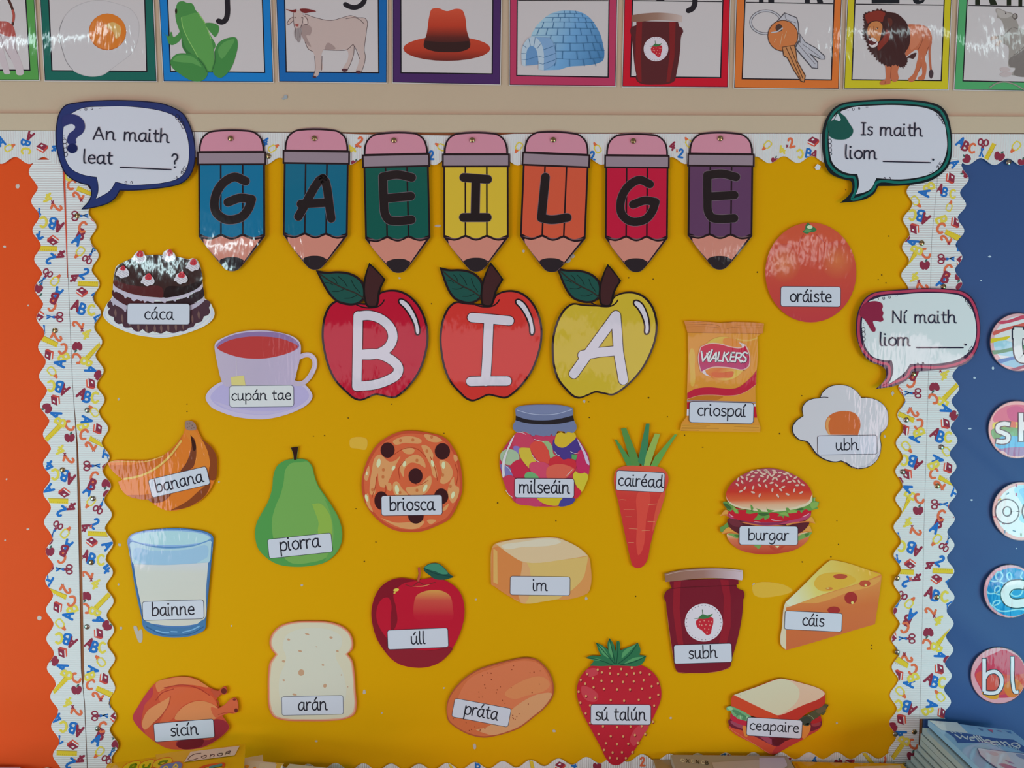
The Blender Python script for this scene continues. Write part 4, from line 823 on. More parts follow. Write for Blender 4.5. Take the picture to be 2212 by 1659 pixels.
for ch, c, dst, lt, st, lb in (('B', '#aa1b33', [(697.3, 716.5), (924, 729), (811, 852)], (684, 585), (798, 569), 'red apple sign bearing a white letter B'), ('I', '#bb3631', [(952.5, 719), (1169.8, 729), (1054, 853)], (951, 578.5), (1060, 568), 'orange red apple sign bearing a white letter I'),
                              ('A', '#b89f33', [(1197.3, 720), (1416.8, 727), (1285.5, 847)], (1204, 579), (1313, 571.6), 'yellow apple sign bearing a white letter A')):
    f = affine(SRC, dst); base = (dst[0][0] + dst[1][0]) / 2
    sb = {'B': (0, 0), 'I': (0, 0), 'A': (0, 0)}[ch]
    g = affine([(530, 730), (980, 668), (1000, 1040)], [lt, st, {'B': (803.2, 663.3), 'I': (1051.6, 661.5), 'A': (1308, 661)}[ch]])
    a = Art('apple_sign', lb, 'apple sign', 'apple signs spelling the second heading', (0, 0, 1), .0076)
    fb = lambda s, cl=True: [f(*p) for p in (spline(parse(s), cl) if isinstance(s, str) else s)]
    gb = lambda s, cl=True: [g(*p) for p in (spline(parse(s), cl) if isinstance(s, str) else s)]
    sh = a.sheet('#5a3a34', fb(AB), gb(LEAF), gb(STEM))
    p = a.part('apple_flesh'); p.fill(BLK, fb(AB)); p.line(BLK, 3, fb(AB), closed=True); p.fill(c, [(dst[0][0] * 0 + (q[0] - base) * .972 + base, (q[1] - 745) * .977 + 745) for q in fb(AB)]); p.line(BLK, 3, gb('870,1020 920,1040 980,1047 1050,1037 1090,1007 1105,980', False))
    p = a.part('leaf'); p.fill(BLK, gb(LEAF)); p.line(BLK, 3, gb(LEAF), closed=True); p.fill('#264c45', gb('552,752* 622,757 700,752 795,762 862,792 908,838 926,900 922,955 893,990 838,1008 774,1002 708,979 650,922 602,845 575,795'))
    q = p.part('leaf_vein'); q.line('#33302c', 3.2, gb('555,755 650,822 760,880 860,920 935,965', False)); q.line('#1f2c2a', 1.5, gb('660,785 690,810 705,840', False), gb('715,780 760,820 790,865', False), gb('825,810 850,860 900,920', False), gb('600,830 640,835 670,850', False), gb('665,905 720,905 770,885', False), gb('768,965 820,962 870,940', False))
    a.part('stalk').fill('#241a1a', gb(STEM)).line('#241a1a', 2, gb(STEM), closed=True).fill('#41292a', gb('985,690 1030,730 1095,808 1070,860 1050,920 1040,1000 1030,1025 1000,1030 970,1022 947,955 942,870 956,775'))
    hl = fb('1238,982 1252,978 1300,1005 1350,1075 1388,1165 1398,1268 1386,1270 1370,1200 1330,1112 1280,1042 1238,998'); a.part('highlight').line(BLK, 6.5, hl, closed=True).fill('#c0b9c2', hl)
    Q = lambda ox, oy, s: [(x / K + ox, y / K + oy) for x, y in spline(parse(s), False)]
    if ch == 'B': ss = [Q(550, 400, '883,1115* 880,1300 876,1500 872,1712*'), Q(550, 400, '883,1117* 985,1112 1090,1150 1165,1230 1178,1310 1140,1385 1050,1438 880,1448*'), Q(550, 400, '880,1448* 1040,1440 1150,1480 1226,1555 1216,1612 1130,1668 1020,1703 872,1718*')]
    elif ch == 'I': ss = [[(1019.6, 686), (1060, 689), (1100, 693)], [(1056, 690), (1053, 760), (1049, 824)], [(1017, 824), (1056, 823), (1095, 823)]]
    else: ss = [[(1239.5, 807.6), (1285, 744), (1330.5, 681.5)], [(1330.5, 681.5), (1336, 760), (1346.5, 821)], [(1258.5, 767.5), (1295, 761), (1334, 757.5)]]
    p = a.part('letter'); p.line('#2c2228', 22.6, *ss); p.line('#c0b9c3', 20, *ss)
    a.done()
# ---------------------------------------------------------------- food cut-outs
FG = 'labelled food cut-outs on the yellow paper'
def food(kind, label, T): return Art(kind, label, 'food cut-out', FG, T, .0062)
a = food('cake_cutout', 'chocolate cake cut-out with strawberry swirls, labelled cáca', Z(220, 530, 7.9))
CK = '20,1180 60,1050 95,985 145,930 183,860* 190,700 200,560 230,420 250,380* 235,440 228,400 262,345 330,310 400,270 500,225 540,180 570,140 605,105 650,95 700,105 735,172* 900,162 1035,168* 1050,120 1100,85 1150,68 1200,108 1240,140 1258,190* 1380,215 1480,245* 1490,240 1530,222 1610,235 1650,290 1672,340 1690,400* 1715,600 1730,750 1755,910* 1830,955 1880,1040 1922,1160 1890,1260 1780,1360 1560,1460 1300,1540 1050,1578 800,1562 560,1520 330,1440 130,1330 50,1250'
a.sheet('#c0c4d2', CK)
p = a.part('plate'); p.fill('#b4b6c6', '40,1180 80,1080 100,1030 120,1060 110,1180 300,1350 700,1490 1000,1515 1400,1450 1700,1320 1850,1180 1870,1050 1905,1160 1880,1250 1775,1348 1560,1445 1300,1525 1050,1560 800,1546 560,1504 330,1424 140,1316 62,1240').fill('#c6c9d6', '60,1180 100,1080 130,1200 300,1370 700,1505 1000,1530 1400,1470 1700,1345 1870,1190 1780,1340 1560,1436 1300,1516 1050,1550 800,1536 560,1494 330,1414 150,1306')
p = a.part('chocolate_fringe'); p.fill('#4a343c', '90,1010 120,960 160,930* 400,1000 1000,1080 1500,1010 1740,925* 1800,935 1850,970 1850,1020 1830,1060 1848,1130 1810,1190 1742,1212* 1700,1300 1640,1320 1600,1332* 1560,1390 1490,1410 1445,1442* 1400,1465 1335,1462* 1260,1490 1200,1495 1100,1462* 1010,1505 950,1490 870,1467* 800,1498 740,1470 695,1428* 640,1470 570,1462 505,1400* 440,1405 380,1395 350,1335* 280,1340 215,1290 200,1222* 130,1195 105,1140 140,1070* 110,1060')
p.fills('#6d5450', *['%d,%d* %d,%d %d,%d %d,%d' % (x, y, x + 22, y + 60, x + 10, y + 150, x - 18, y + 70) for x, y in ((230, 1080), (345, 1170), (470, 1230), (620, 1320), (760, 1345), (900, 1350), (1010, 1340), (1130, 1330), (1260, 1320), (1380, 1290), (1540, 1180), (1650, 1110))])
a.part('cream_layer').fill('#a79fae', '168,905 182,885 300,960 440,1030 900,1085 1480,1030 1650,960 1742,885 1750,935 1690,1000 1600,1062 1500,1110 900,1135 450,1100 420,1090 412,1130 395,1138 375,1110 345,1080 300,1052 250,1030 215,1010 200,1032 185,1020 178,980 155,960')
a.part('lower_sponge').fill('#33262a', '188,760 400,870 900,960 1450,880 1726,700* 1742,865 1600,970 1480,1030 900,1085 440,1030 300,960 182,855').fill('#4a2a2e', '188,770* 300,830 480,900 760,960 780,1060 440,1020 300,955 184,850')
a.part('cream_layer').fill('#aea5b4', '198,665 350,770 600,850 900,890 1200,880 1450,820 1620,740 1716,660* 1720,712 1690,760 1650,782 1590,800 1540,812 1500,850 1480,895 1460,900 1440,870 1370,912 1275,905 1262,955 1235,952 1200,930 1110,930 1085,985 1060,982 1030,960 900,935 885,985 840,975 770,950 730,982 705,940 670,950 640,940 600,920 560,950 520,942 490,895 430,880 410,905 390,895 370,850 290,812 240,790 215,798 200,770')
p = a.part('upper_sponge'); p.fill('#3b2a29', '205,560 232,430 280,345 400,270 560,212 740,175 1000,163 1250,190 1450,240 1640,320 1690,410 1712,640 1620,740 1450,820 1200,880 950,888 650,855 400,790 198,662'); p.fill('#52292a', '206,585 380,650 650,700 1020,715 1040,885 950,888 650,855 400,790 200,660'); p.fill('#2c2122', '1100,715 1400,700 1700,620 1710,640 1620,740 1450,820 1200,880 1060,886')
for x, y in ((640, 205), (1142, 188), (1550, 345), (350, 462), (782, 596), (1348, 562)):
    q = a.part('cream_swirl'); q.fill('#c2bdc6', [(x + u * 1.08, y + v) for u, v in spline(parse('-108,20 -85,-20 -75,-55 -50,-80 0,-92 60,-72 95,-25 108,20 92,62 60,78 30,82 0,100 -40,88 -72,55 -104,48'))])
    for st in ('-95,25 -50,40 -10,70 10,90', '-70,-10 -20,20 25,50 50,70', '-40,-20 20,5 70,40 85,55', '0,-20 50,-5 95,20'): q.line('#9a949f', 7, [(x + u * 1.08, y + v) for u, v in spline(parse(st), False)])
    b = q.part('strawberry'); sc = .78 if x < 400 else 1.0
    b.fill('#b3323c', [(x + u * sc, y + v * sc - (0 if x > 400 else 25)) for u, v in spline(parse('-48,-40 -30,-85 -5,-112 25,-120 55,-92 68,-45 58,-18 30,-5 5,-8 -25,-12'))]); b.line('#8a2530', 8, [(x + u * sc, y + v * sc - (0 if x > 400 else 25)) for u, v in spline(parse('-15,-45 5,-85 35,-60 25,-25 -5,-30'), False)])
a.tagl('cáca', 967, 1172, 1062, 350, .3, (735, 1258, 1222, 1262), 128, r=45, rim='#77757f'); a.done()

a = food('teacup_cutout', 'lilac cup of red tea on a saucer cut-out, labelled cupán tae', Z(440, 700, 7.542))
SAU = '30,1200 80,1090 180,1000 295,940 900,830 1640,985 1740,1090 1772,1180 1720,1280 1560,1390 1300,1490 1000,1548 750,1543 480,1500 250,1420 120,1350'
CUP = '178,350 200,295 300,230 500,150 700,110 1000,103 1250,140 1450,200 1560,290 1582,360 1578,480 1560,600 1510,800 1480,930 1450,1000 1000,1050 500,1010 350,1010 295,930 250,780 213,600 185,450'
HAN = spline(parse('1550,545 1640,507 1725,507 1792,562 1810,660 1770,780 1700,890 1615,962 1520,972 1450,960'), False)
a.sheet('#ab9fbd', SAU, CUP, *ribbon(HAN, 78))
a.part('saucer').fill('#b3a8c2', SAU).fill('#a59bc0', '110,1190 190,1070 300,985 900,880 1600,1010 1700,1110 1715,1180 1660,1260 1500,1360 1250,1440 1000,1480 750,1470 500,1430 290,1360 170,1290').fill('#ada2c0', '160,1250 300,1340 500,1420 750,1460 1000,1470 1300,1420 1500,1350 1300,1400 1000,1420 700,1400 400,1330')
a.part('handle').line('#ad9fb2', 78, HAN).line('#b7abbc', 26, '1640,500 1725,498 1800,555 1822,660 1785,790')
a.part('cup').fill(grad([(0, '#ac9fb2'), (.5, '#a89bb1'), (1, '#ab9db6')], (200, 500), (1560, 700)), CUP).fill('#b6abbd', '190,350 210,300 300,240 500,160 700,120 1000,113 1250,150 1450,210 1550,300 1570,360 1550,330 1450,235 1250,172 1000,135 700,140 500,185 300,262 225,320')
a.part('cup_inside').fill('#826a95', '205,352 280,270 500,172 800,127 1050,127 1300,162 1470,240 1552,330 1552,372 1500,420 900,560 300,430 222,392')
a.part('tea').fill('#a93d3c', '222,388 300,320 450,255 700,208 950,203 1200,225 1400,285 1535,368 1500,412 1400,465 1200,525 1000,560 800,565 600,545 400,490 270,432')
p = a.part('teabag_tag'); p.line('#c0b8c8', 10, '530,540* 534,840*'); p.fill('#c4b776', '!440,862 655,838 682,1000 455,1000')
a.tagl('cupán tae', 942, 1176, 1048, 350, -.6, (462, 1242, 1425, 1230), 106, r=52, rim='#56566a', paper='#c1c2c9'); a.done()

a = food('banana_cutout', 'bunch of bananas cut-out, labelled banana', Z(0, 820))
BN = '915,712* 980,690 1100,690 1250,688 1400,640 1500,550 1560,470 1580,400 1578,362 1610,350 1660,370 1690,440 1730,510 1800,570 1845,650 1852,740 1830,860 1780,960 1700,1040 1600,1090 1480,1120 1400,1110 1310,1062* 1260,1020 1150,1012 1080,985 1030,930 1008,872* 1050,850* 970,790'
a.sheet('#c8702f', BN)
p = a.part('bananas'); p.fill('#c66c2d', BN); p.fill('#b5602a', '1250,690* 1400,642 1500,552 1560,470 1500,620 1400,720 1290,790 1150,840 1055,852 975,790 930,735 1000,730 1120,730'); p.fill('#7c4026', '1700,480 1730,512 1800,572 1845,650 1852,740 1832,856 1782,850 1786,740 1776,640 1742,560')
p.fill('#cb7330', '1580,440 1640,420 1700,480 1750,560 1782,650 1785,750 1670,760 1672,600'); p.fill('#6f3c2a', '1625,480* 1655,500 1675,600 1665,700 1640,755 1540,785 1590,710 1620,630 1635,560'); p.fill('#3b2420', '1625,470* 1650,505 1673,590 1655,610 1635,540'); p.fill('#7c4026', '1450,1118* 1600,1035 1720,930 1795,880 1762,975 1690,1042 1598,1090'); p.fill('#7a3f28', '1258,1022* 1310,1000 1400,990 1460,975 1400,1035 1305,1052'); p.fill('#a35429', '1080,986* 1200,985 1300,985 1280,1015 1150,1012')
p.line('#d9a052', 18, '1062,848 1200,820 1320,762 1440,662 1545,525'); p.line('#d79a4e', 8, '945,702 1100,700 1250,698 1395,652'); p.line('#b8632c', 9, '1000,740 1120,735 1250,720')
a.part('stalk_tip').fill('#8a6f66', '1578,375 1590,352 1615,350 1662,372 1674,424 1640,434 1590,424').fills('#6a5450', *[ellipse(x, y, 5, 6, n=8) for x, y in ((1600, 380), (1620, 370), (1640, 390), (1655, 410), (1615, 400), (1635, 415), (1600, 410))])
a.tagl('banana', 1529, 874, 508, 157, -13.3, (1343, 962, 1738, 868), 66, r=22); a.done()

a = food('pear_cutout', 'green pear cut-out, labelled piorra', Z(550, 820))
PR = '345,678 440,685 490,740 510,820 540,900 600,990 660,1080 720,1190 747,1300 738,1400 690,1490 600,1560 480,1590 330,1597 200,1577 100,1520 30,1440 4,1330 15,1230 60,1140 120,1030 150,920 160,820 190,740 260,690'
a.sheet('#66934d', PR, '308,580* 374,570* 364,640 358,690* 332,690* 330,640')
p = a.part('pear_flesh'); p.fill('#4d8949', PR); p.fill('#6b9750', '390,705 450,700 488,750 508,825 536,905 590,990 650,1085 690,1190 720,1300 715,1390 670,1470 590,1530 480,1560 330,1570 260,1530 190,1440 155,1330 148,1200 175,1090 225,970 250,860 262,770 310,715'); p.fill('#5a8f4c', '600,1020 660,1090 718,1195 742,1300 732,1400 690,1480 600,1550 640,1460 670,1360 668,1240 640,1120'); p.fill('#82a048', '490,1062* 560,1058 620,1115 655,1200 660,1300 650,1360 560,1340 540,1300 545,1220 515,1130')
a.part('stalk').fill('#33211d', '310,580* 372,572* 362,640 357,684* 335,684* 331,640')
a.tagl('piorra', 388, 1417, 545, 164, -6, (225, 1461, 560, 1424), 72, r=20); a.done()

a = food('biscuit_cutout', 'chocolate chip biscuit cut-out, labelled briosca', Z(550, 820))
BI = '912,900 930,780 975,660 1050,550 1150,480 1250,443 1350,437 1480,453 1620,495 1700,590 1745,690 1767,800 1770,950 1735,1060 1660,1190 1550,1250 1440,1292 1350,1302 1200,1287 1080,1222 990,1130 938,1040'
a.sheet('#a8442f', BI)
p = a.part('biscuit'); p.fill('#b04a33', BI); p.fill('#c05c3d', '935,900 950,785 995,675 1065,570 1160,503 1255,467 1350,460 1475,476 1605,515 1682,605 1724,700 1745,805 1748,945 1714,1050 1643,1172 1538,1230 1435,1268 1350,1278 1205,1264 1092,1203 1008,1117 960,1032')
p.fills('#cf8b5b', '1180,530 1250,490 1350,485 1425,520 1420,540 1350,545 1280,540 1200,555', '1445,470 1550,485 1600,520 1560,535 1480,520', '1260,600 1320,575 1365,600 1350,630 1290,632', '1425,560 1480,570 1525,640 1520,680 1550,760 1555,840 1530,830 1500,730 1460,650', '1000,780 1030,660 1070,640 1150,700 1200,690 1245,650 1200,740 1150,850 1110,920 1070,910 1050,800 1030,900 1020,985 990,980 985,880', '1240,740 1300,670 1380,640 1440,680 1457,750 1400,720 1330,710 1280,760 1270,830 1250,800', '1580,690 1640,700 1690,780 1680,840 1620,890 1585,880 1600,800', '1185,880 1215,870 1260,930 1310,985 1200,985', '1290,925 1400,905 1500,820 1510,880 1450,975 1320,980', '1650,930 1700,830 1710,900 1742,920 1730,1010 1690,1055 1650,990', '950,780 975,735 980,800 955,865 938,850', '945,1000 965,970 985,1060 1010,1130 970,1090', '1620,1085 1655,1060 1635,1110 1590,1125', '1138,880 1165,890 1162,950 1135,940', '1080,1180 1200,1220 1330,1215 1450,1210 1400,1265 1250,1265', '1700,640 1725,650 1730,690 1710,700', '1470,1200 1550,1200 1500,1235')
p.line('#a03f2c', 6, '1190,640 1250,600 1330,580 1400,600 1460,660', '1240,850 1230,760 1280,690', '1330,860 1400,900 1480,860', '1560,860 1540,760 1500,660', '1100,1000 1120,950 1115,900', '1720,900 1735,800 1710,720', '1000,1010 1030,910 1040,830')
p.fills('#e0cf9c', *[ellipse(x, y, u, v, r, 12) for x, y, u, v, r in ((1058, 712, 18, 38, 10), (1278, 720, 14, 26, 15), (1518, 715, 13, 30, -15), (1612, 730, 16, 32, 0), (1185, 755, 13, 24, 30), (1215, 940, 18, 42, -10), (1455, 925, 15, 35, 25), (1692, 985, 15, 32, 15), (955, 1010, 13, 32, -15), (957, 800, 8, 18, 0))])
p.fills('#b56a40', *[ellipse(x, y, 12, 15, 0, 10) for x, y in ((1098, 770), (1095, 830), (1605, 815), (1350, 515), (1245, 520), (1385, 945), (1470, 610), (1240, 965), (1385, 690), (1005, 940), (1670, 910), (1510, 490))])
for x, y, u, v in ((1135, 602, 60, 66), (1602, 612, 65, 70), (1373, 823, 60, 66), (1080, 1032, 58, 78), (1592, 997, 60, 68), (1376, 1165, 66, 64)): a.part('chocolate_chip').ell('#3d2325', x, y, u, v, 0, 28)
a.tagl('briosca', 1341, 1073, 518, 170, -.9, (1158, 1117, 1535, 1111), 70, r=22); a.done()

a = food('sweet_jar_cutout', 'jar of coloured jelly sweets cut-out, labelled milseáin', Z(1060, 860, 6.6375))
LID = '360,145 380,130 450,110 600,95 780,92 1000,100 1120,125 1170,140 1180,165 1180,250* 1195,320 1230,400 1225,450 1180,497 1100,480* 1080,505 1050,478* 960,470* 930,530 900,545 870,520 840,545 800,535 760,550 720,540 640,525* 620,545 540,500* 460,478 380,490 325,445 318,395 355,320 360,250'
BODY = '380,488* 700,520 1180,495* 1265,600 1350,720 1400,820 1420,930 1412,1050 1380,1160 1300,1340 1210,1450 1170,1512 1000,1547 800,1557 550,1542 360,1502 280,1400 200,1240 150,1080 125,930 145,800 200,700 290,580'
a.sheet('#a8394f', LID, BODY)
p = a.part('jar_glass'); p.fill('#ac3a50', BODY)
for nm, c, s in (('jelly_sweet', '#93a88a', '440,500 480,455 515,445 545,480 560,520'), ('jelly_sweet', '#b03c58', '620,520 900,540 960,560 880,660 740,630 640,600'), ('jelly_sweet', '#8aa375', '730,625 820,618 880,690 900,800 940,835 860,868 830,750'), ('jelly_sweet', '#47397a', '905,585 940,640 1120,600 1225,575 1292,680 1282,780 1200,800 1150,870 1050,882 960,830 890,730'), ('jelly_sweet', '#b54058', '300,640 360,502 420,485 500,490 580,540 618,600 600,680 520,712 420,708 340,690'), ('jelly_sweet', '#7d6aa8', '330,690 410,700 405,800 340,770'), ('jelly_sweet', '#c4493f', '560,690 600,635 660,610 740,630 800,700 840,800 845,930 700,915 630,830'),
    ('jelly_sweet', '#bda63e', '410,722 562,714* 600,830 655,912* 590,935 547,1002* 490,940 420,830'), ('jelly_sweet', '#c0a233', '950,510 1010,490* 1060,505 1100,475* 1190,492 1225,555 1150,640 1050,708 980,702 920,650 925,570'), ('jelly_sweet', '#96a98c', '145,790 230,730 330,745 395,800 412,850 390,920 320,955 200,945 140,880'), ('jelly_sweet', '#726fa2', '140,950 200,955 280,1005 325,1112 200,1112 160,1050'), ('jelly_sweet', '#b12f45', '290,960 420,880 520,1000 560,1060 480,1142 340,1132'),
    ('jelly_sweet', '#b03058', '1230,860 1260,760 1330,735 1400,820 1412,950 1395,1102 1300,1082 1230,990'), ('jelly_sweet', '#b8323b', '840,890 930,832 990,840 1040,880 1120,868 1215,905 1215,1020 1100,1130 980,1142 850,1000'), ('jelly_sweet', '#bb4660', '550,970 580,925 650,912 780,925 860,1000 830,1142 690,1142 580,1060'), ('jelly_sweet', '#679a68', '485,1110 510,1070 570,1058 640,1085 690,1142 490,1142'), ('jelly_sweet', '#569058', '!1160,805 1245,810 1222,885 1160,870'), ('jelly_sweet', '#cb5a4b', '810,1000 900,955 1040,950 1150,985 1200,1020 1130,1100 1090,1142 810,1142'),  # last shape here is orange glare painted over the sweets, not a sweet
    ('jelly_sweet', '#bcac38', '1180,1100 1215,1045* 1260,1075 1310,1080* 1350,1068 1397,1108 1360,1240 1302,1342 1220,1240'), ('jelly_sweet', '#b43a4e', '180,1150 260,1105 340,1135 345,1420 280,1400 200,1240'), ('jelly_sweet', '#b83040', '1205,1270 1300,1342 1210,1448 1195,1440'), ('jelly_sweet', '#b04060', '360,1440 660,1436 742,1512 690,1552 550,1540 362,1502'), ('jelly_sweet', '#bba32c', '665,1436 1032,1436 1020,1500 960,1540 850,1537 740,1502'), ('jelly_sweet', '#454183', '1030,1438 1212,1446 1170,1512 975,1548')):
    a.part(nm).fill(c, s)
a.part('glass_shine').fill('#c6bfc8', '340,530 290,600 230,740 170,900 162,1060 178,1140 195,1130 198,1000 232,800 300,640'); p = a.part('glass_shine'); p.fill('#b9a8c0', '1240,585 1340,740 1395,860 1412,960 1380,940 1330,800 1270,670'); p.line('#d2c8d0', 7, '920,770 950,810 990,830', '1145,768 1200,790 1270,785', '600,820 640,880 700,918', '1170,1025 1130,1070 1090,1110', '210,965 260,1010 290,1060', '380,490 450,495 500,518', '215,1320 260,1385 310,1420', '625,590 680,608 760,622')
p = a.part('jar_lid'); p.fill('#68708f', LID); p.line('#9da3ba', 10, '380,172 550,220 750,240 950,225 1160,165'); p.fill('#707796', '385,150 600,105 780,102 1000,110 1155,148 950,210 750,226 550,206')
p.fill('#2c282b', '360,252* 500,300 700,320 900,310 1050,282 1180,248* 1197,324* 1050,357 880,377 700,377 500,357 357,318*')
a.tagl('milseáin', 769, 1290, 852, 276, .4, (415, 1358, 1130, 1364), 116, r=36); a.done()

a = food('carrot_cutout', 'orange red carrot cut-out with green tops, labelled cairéad', Z(1050, 820))
CB = '1170,740 1300,735 1420,738 1500,755 1545,800 1557,850 1530,950 1490,1080 1440,1260 1400,1420 1375,1540 1340,1592 1295,1609 1253,1592 1232,1530 1200,1390 1160,1200 1130,1050 1100,930 1090,850 1110,775'
LV = [('#4b8148', '!1095,510 1115,512 1240,690 1245,740 1205,742'), ('#527f44', '!1150,420 1195,410 1310,700 1310,742 1245,742'), ('#88a050', '!1440,460 1485,465 1425,650 1395,742 1325,742 1380,600'), ('#3d7652', '!1365,375 1395,375 1382,560 1345,742 1295,700 1330,520'), ('#5f9149', '!1610,465 1630,470 1550,590 1460,742 1400,742 1440,660')]
a.sheet('#b03c34', CB, *[s for _, s in LV])
for c, s in LV: a.part('carrot_leaf').fill(c, s)
p = a.part('carrot_root'); p.fill(grad([(0, '#c3553f'), (.3, '#b83c38'), (1, '#b43336')], (1320, 740), (1300, 1600)), CB); p.fill('#c4493f', '1300,960 1390,960 1365,1200 1335,1450 1300,1500 1285,1450 1290,1200'); p.fill('#c2503f', '1500,960 1525,940 1440,1250 1420,1300'); p.line('#d08060', 4, '1135,1027 1160,1024 1195,1028', '1385,1065 1460,1060', '1175,1107 1265,1107', '1190,1170 1240,1170', '1380,1210 1440,1212', '1220,1270 1290,1275', '1330,1290 1400,1285', '1215,1390 1260,1390')
a.tagl('cairéad', 1316, 869, 412, 168, 2.8, (1130, 902, 1508, 920), 64, r=20); a.done()

a = food('crisp_packet_cutout', 'orange crisp packet cut-out, labelled criospaí', Z(1460, 680, 6.26))
CP = '!110,80 450,95 600,110 780,95 1080,105 1190,120 1162,250 1105,290 1110,600 1090,760 1075,1000 1080,1280 1100,1395 1145,1520 1140,1590 700,1580 60,1570 75,1470 150,1370 150,1050 165,600 160,250'
a.sheet('#c5803b', CP)
p = a.part('packet'); p.fill('#c98338', CP); p.fill('#cf9a48', '190,480 215,450 245,480 255,700 240,960 215,970 195,800'); p.fill('#c99a50', '780,310* 900,335 1000,335 1105,300* 1105,320* 1000,355 880,350'); p.fill('#ad6a2a', '160,1130* 300,1095 500,1090 640,1110 560,1150 160,1150*')
q = a.part('top_seal'); q.fill('#bd7844', '!110,80 450,95 600,110 780,95 1080,105 1190,120 1175,250 600,245 160,240'); q.line('#8f5632', 4, '130,110 300,105 450,112', '135,135 350,130 500,130 600,155', '140,165 400,160 600,180', '690,190 760,175 900,180 1160,178', '820,140 1000,138 1170,140', '630,108 760,100', '160,240 600,246 1150,255')
q = a.part('bottom_seal'); q.fill('#c58a3a', '!60,1570 75,1470 1132,1490 1140,1590 700,1580'); q.line('#97682e', 4, '85,1495 300,1490 460,1495', '80,1525 250,1520 410,1518', '75,1545 400,1540 580,1542', '70,1568 200,1562 310,1565', '790,1510 950,1518 1120,1525', '780,1555 950,1560 1130,1560')
p = a.part('printed_band'); p.fill('#ad2a3d', '155,1060* 220,1020 300,995 450,980 600,993 750,1003 850,978 960,900 1040,820 1092,748* 1085,940* 980,1020 850,1078 700,1096 500,1085 300,1095 155,1140*'); p.line('#d0967a', 5, '155,1140 300,1095 500,1085 700,1096 850,1080 980,1022 1085,942')
p.fill('#8d7d84', '!150,1152 600,1165 1077,1178 1077,1196 150,1172'); p.fills('#ac2836', '!150,1185 190,1185 190,1272 150,1272', '!1060,1240 1080,1240 1098,1390 1050,1390'); p.fills('#c6bec4', '!150,1274 190,1274 180,1365 147,1365', '!1055,1205 1078,1205 1078,1240 1055,1240')
p = a.part('packet_emblem'); p.ell(grad([(0, '#b8a83f'), (.35, '#c58a3a'), (.7, '#c2632f'), (1, '#c9a04a')], (420, 330), (800, 800)), 645, 592, 312, 298, 0, 40); p.fill('#c9772f', '640,330 760,320 860,400 900,440 760,440 650,400', same=False); p.fill('#c05a30', '480,790 640,780 780,770 760,840 640,850 520,840')
p.fill('#d6a096', '332,430* 450,383 600,388 750,428 880,438 945,402* 992,500 1007,600 992,698 905,752 780,732 650,717 500,717 400,752 338,785* 308,680 298,560'); p.fill(grad([(0, '#b42438'), (.5, '#a92a48'), (1, '#a23866')], (650, 400), (650, 740)), '345,435* 450,397 600,402 750,442 880,452 938,420* 978,505 993,600 978,690 900,738 780,718 650,703 500,703 400,738 347,768* 322,680 312,560')
p.fill('#d2b6ba', '350,775* 390,742 410,790 470,835* 400,815'); p.fill('#d2b2b0', '850,372* 900,385 935,402* 920,440 895,442* 880,405')
def walk(p, c, w, dx=0, dy=0):
    for s in ('345,495* 365,625*', '365,625* 455,500*', '420,520* 440,625*', '440,625* 490,475*', '462,630* 545,512*', '545,512* 540,630*', '490,590* 545,590*', '585,508* 562,620* 615,622*', '655,510* 632,630*', '715,510* 650,565*', '668,560* 705,635*', '795,512* 752,512* 732,628* 780,630*', '745,568* 785,568*', '825,515* 800,635*', '828,518 880,525 875,570 818,580', '838,580* 880,640*', '965,520 930,508 905,530 915,560 945,585 940,625 910,635 890,620'):
        p.line(c, w, [(x + dx, y + dy) for x, y in spline(parse(s), False)], same=s[:4] != '345,')
q = p.part('lettering'); walk(q, '#3c2a40', 26, 5, 6); walk(q, '#cbc7d0', 22); q.ell('#6b4a28', 922, 750, 9, 9)
a.tagl('criospaí', 616, 1324, 868, 282, 1.2, (298, 1360, 945, 1376), 102, r=40); a.done()

a = food('egg_cutout', 'fried egg cut-out with orange yolk, labelled ubh', Z(1652, 820))
EG = '470,155* 490,110 550,60 640,42 730,60 790,105 825,152* 900,155 980,185 1040,250 1055,340 1040,410 990,460* 985,480 995,560 980,650 930,720 860,755 790,762 730,745 690,715 650,698* 600,708 520,690 440,640 390,570 360,535 290,515 240,460 235,400 265,350 325,310* 318,240 350,190 400,165'
a.sheet('#38343c', EG)
p = a.part('egg_white'); p.fill('#2f2b33', EG); p.fill('#b8b3b9', '474,158* 494,114 553,64 640,46 728,64 787,108 822,156* 898,159 978,189 1036,252 1050,340 1035,408 985,458* 980,480 990,560 975,648 928,715 860,748 793,753 738,735 700,708 652,690* 602,699 524,681 446,632 397,564 367,528 296,508 248,456 243,402 272,354 331,312* 324,242 354,194 402,169'); p.fill('#a8a4ae', '1040,260 1052,340 1038,405 990,450 1025,380 1035,320'); p.fill('#a8a4ae', '985,600 970,650 925,712 860,745 800,748 870,725 930,680'); p.line('#2f2b33', 6, '470,155 500,150 540,152', '650,695 690,712 720,735', '985,480 992,450')
p = a.part('egg_yolk'); p.fill('#b85f35', '545,470* 520,420 518,370 535,325 590,285 670,268 760,283 808,335 816,400 795,472*'); p.fill('#c98a55', '545,470* 522,410 522,365 545,322 560,330 545,370 545,420 562,470*')
a.tagl('ubh', 704, 558, 508, 163, -.8, (612, 601, 800, 598), 60, r=18, rim='#2c2a32', paper='#b7b5c0'); a.done()

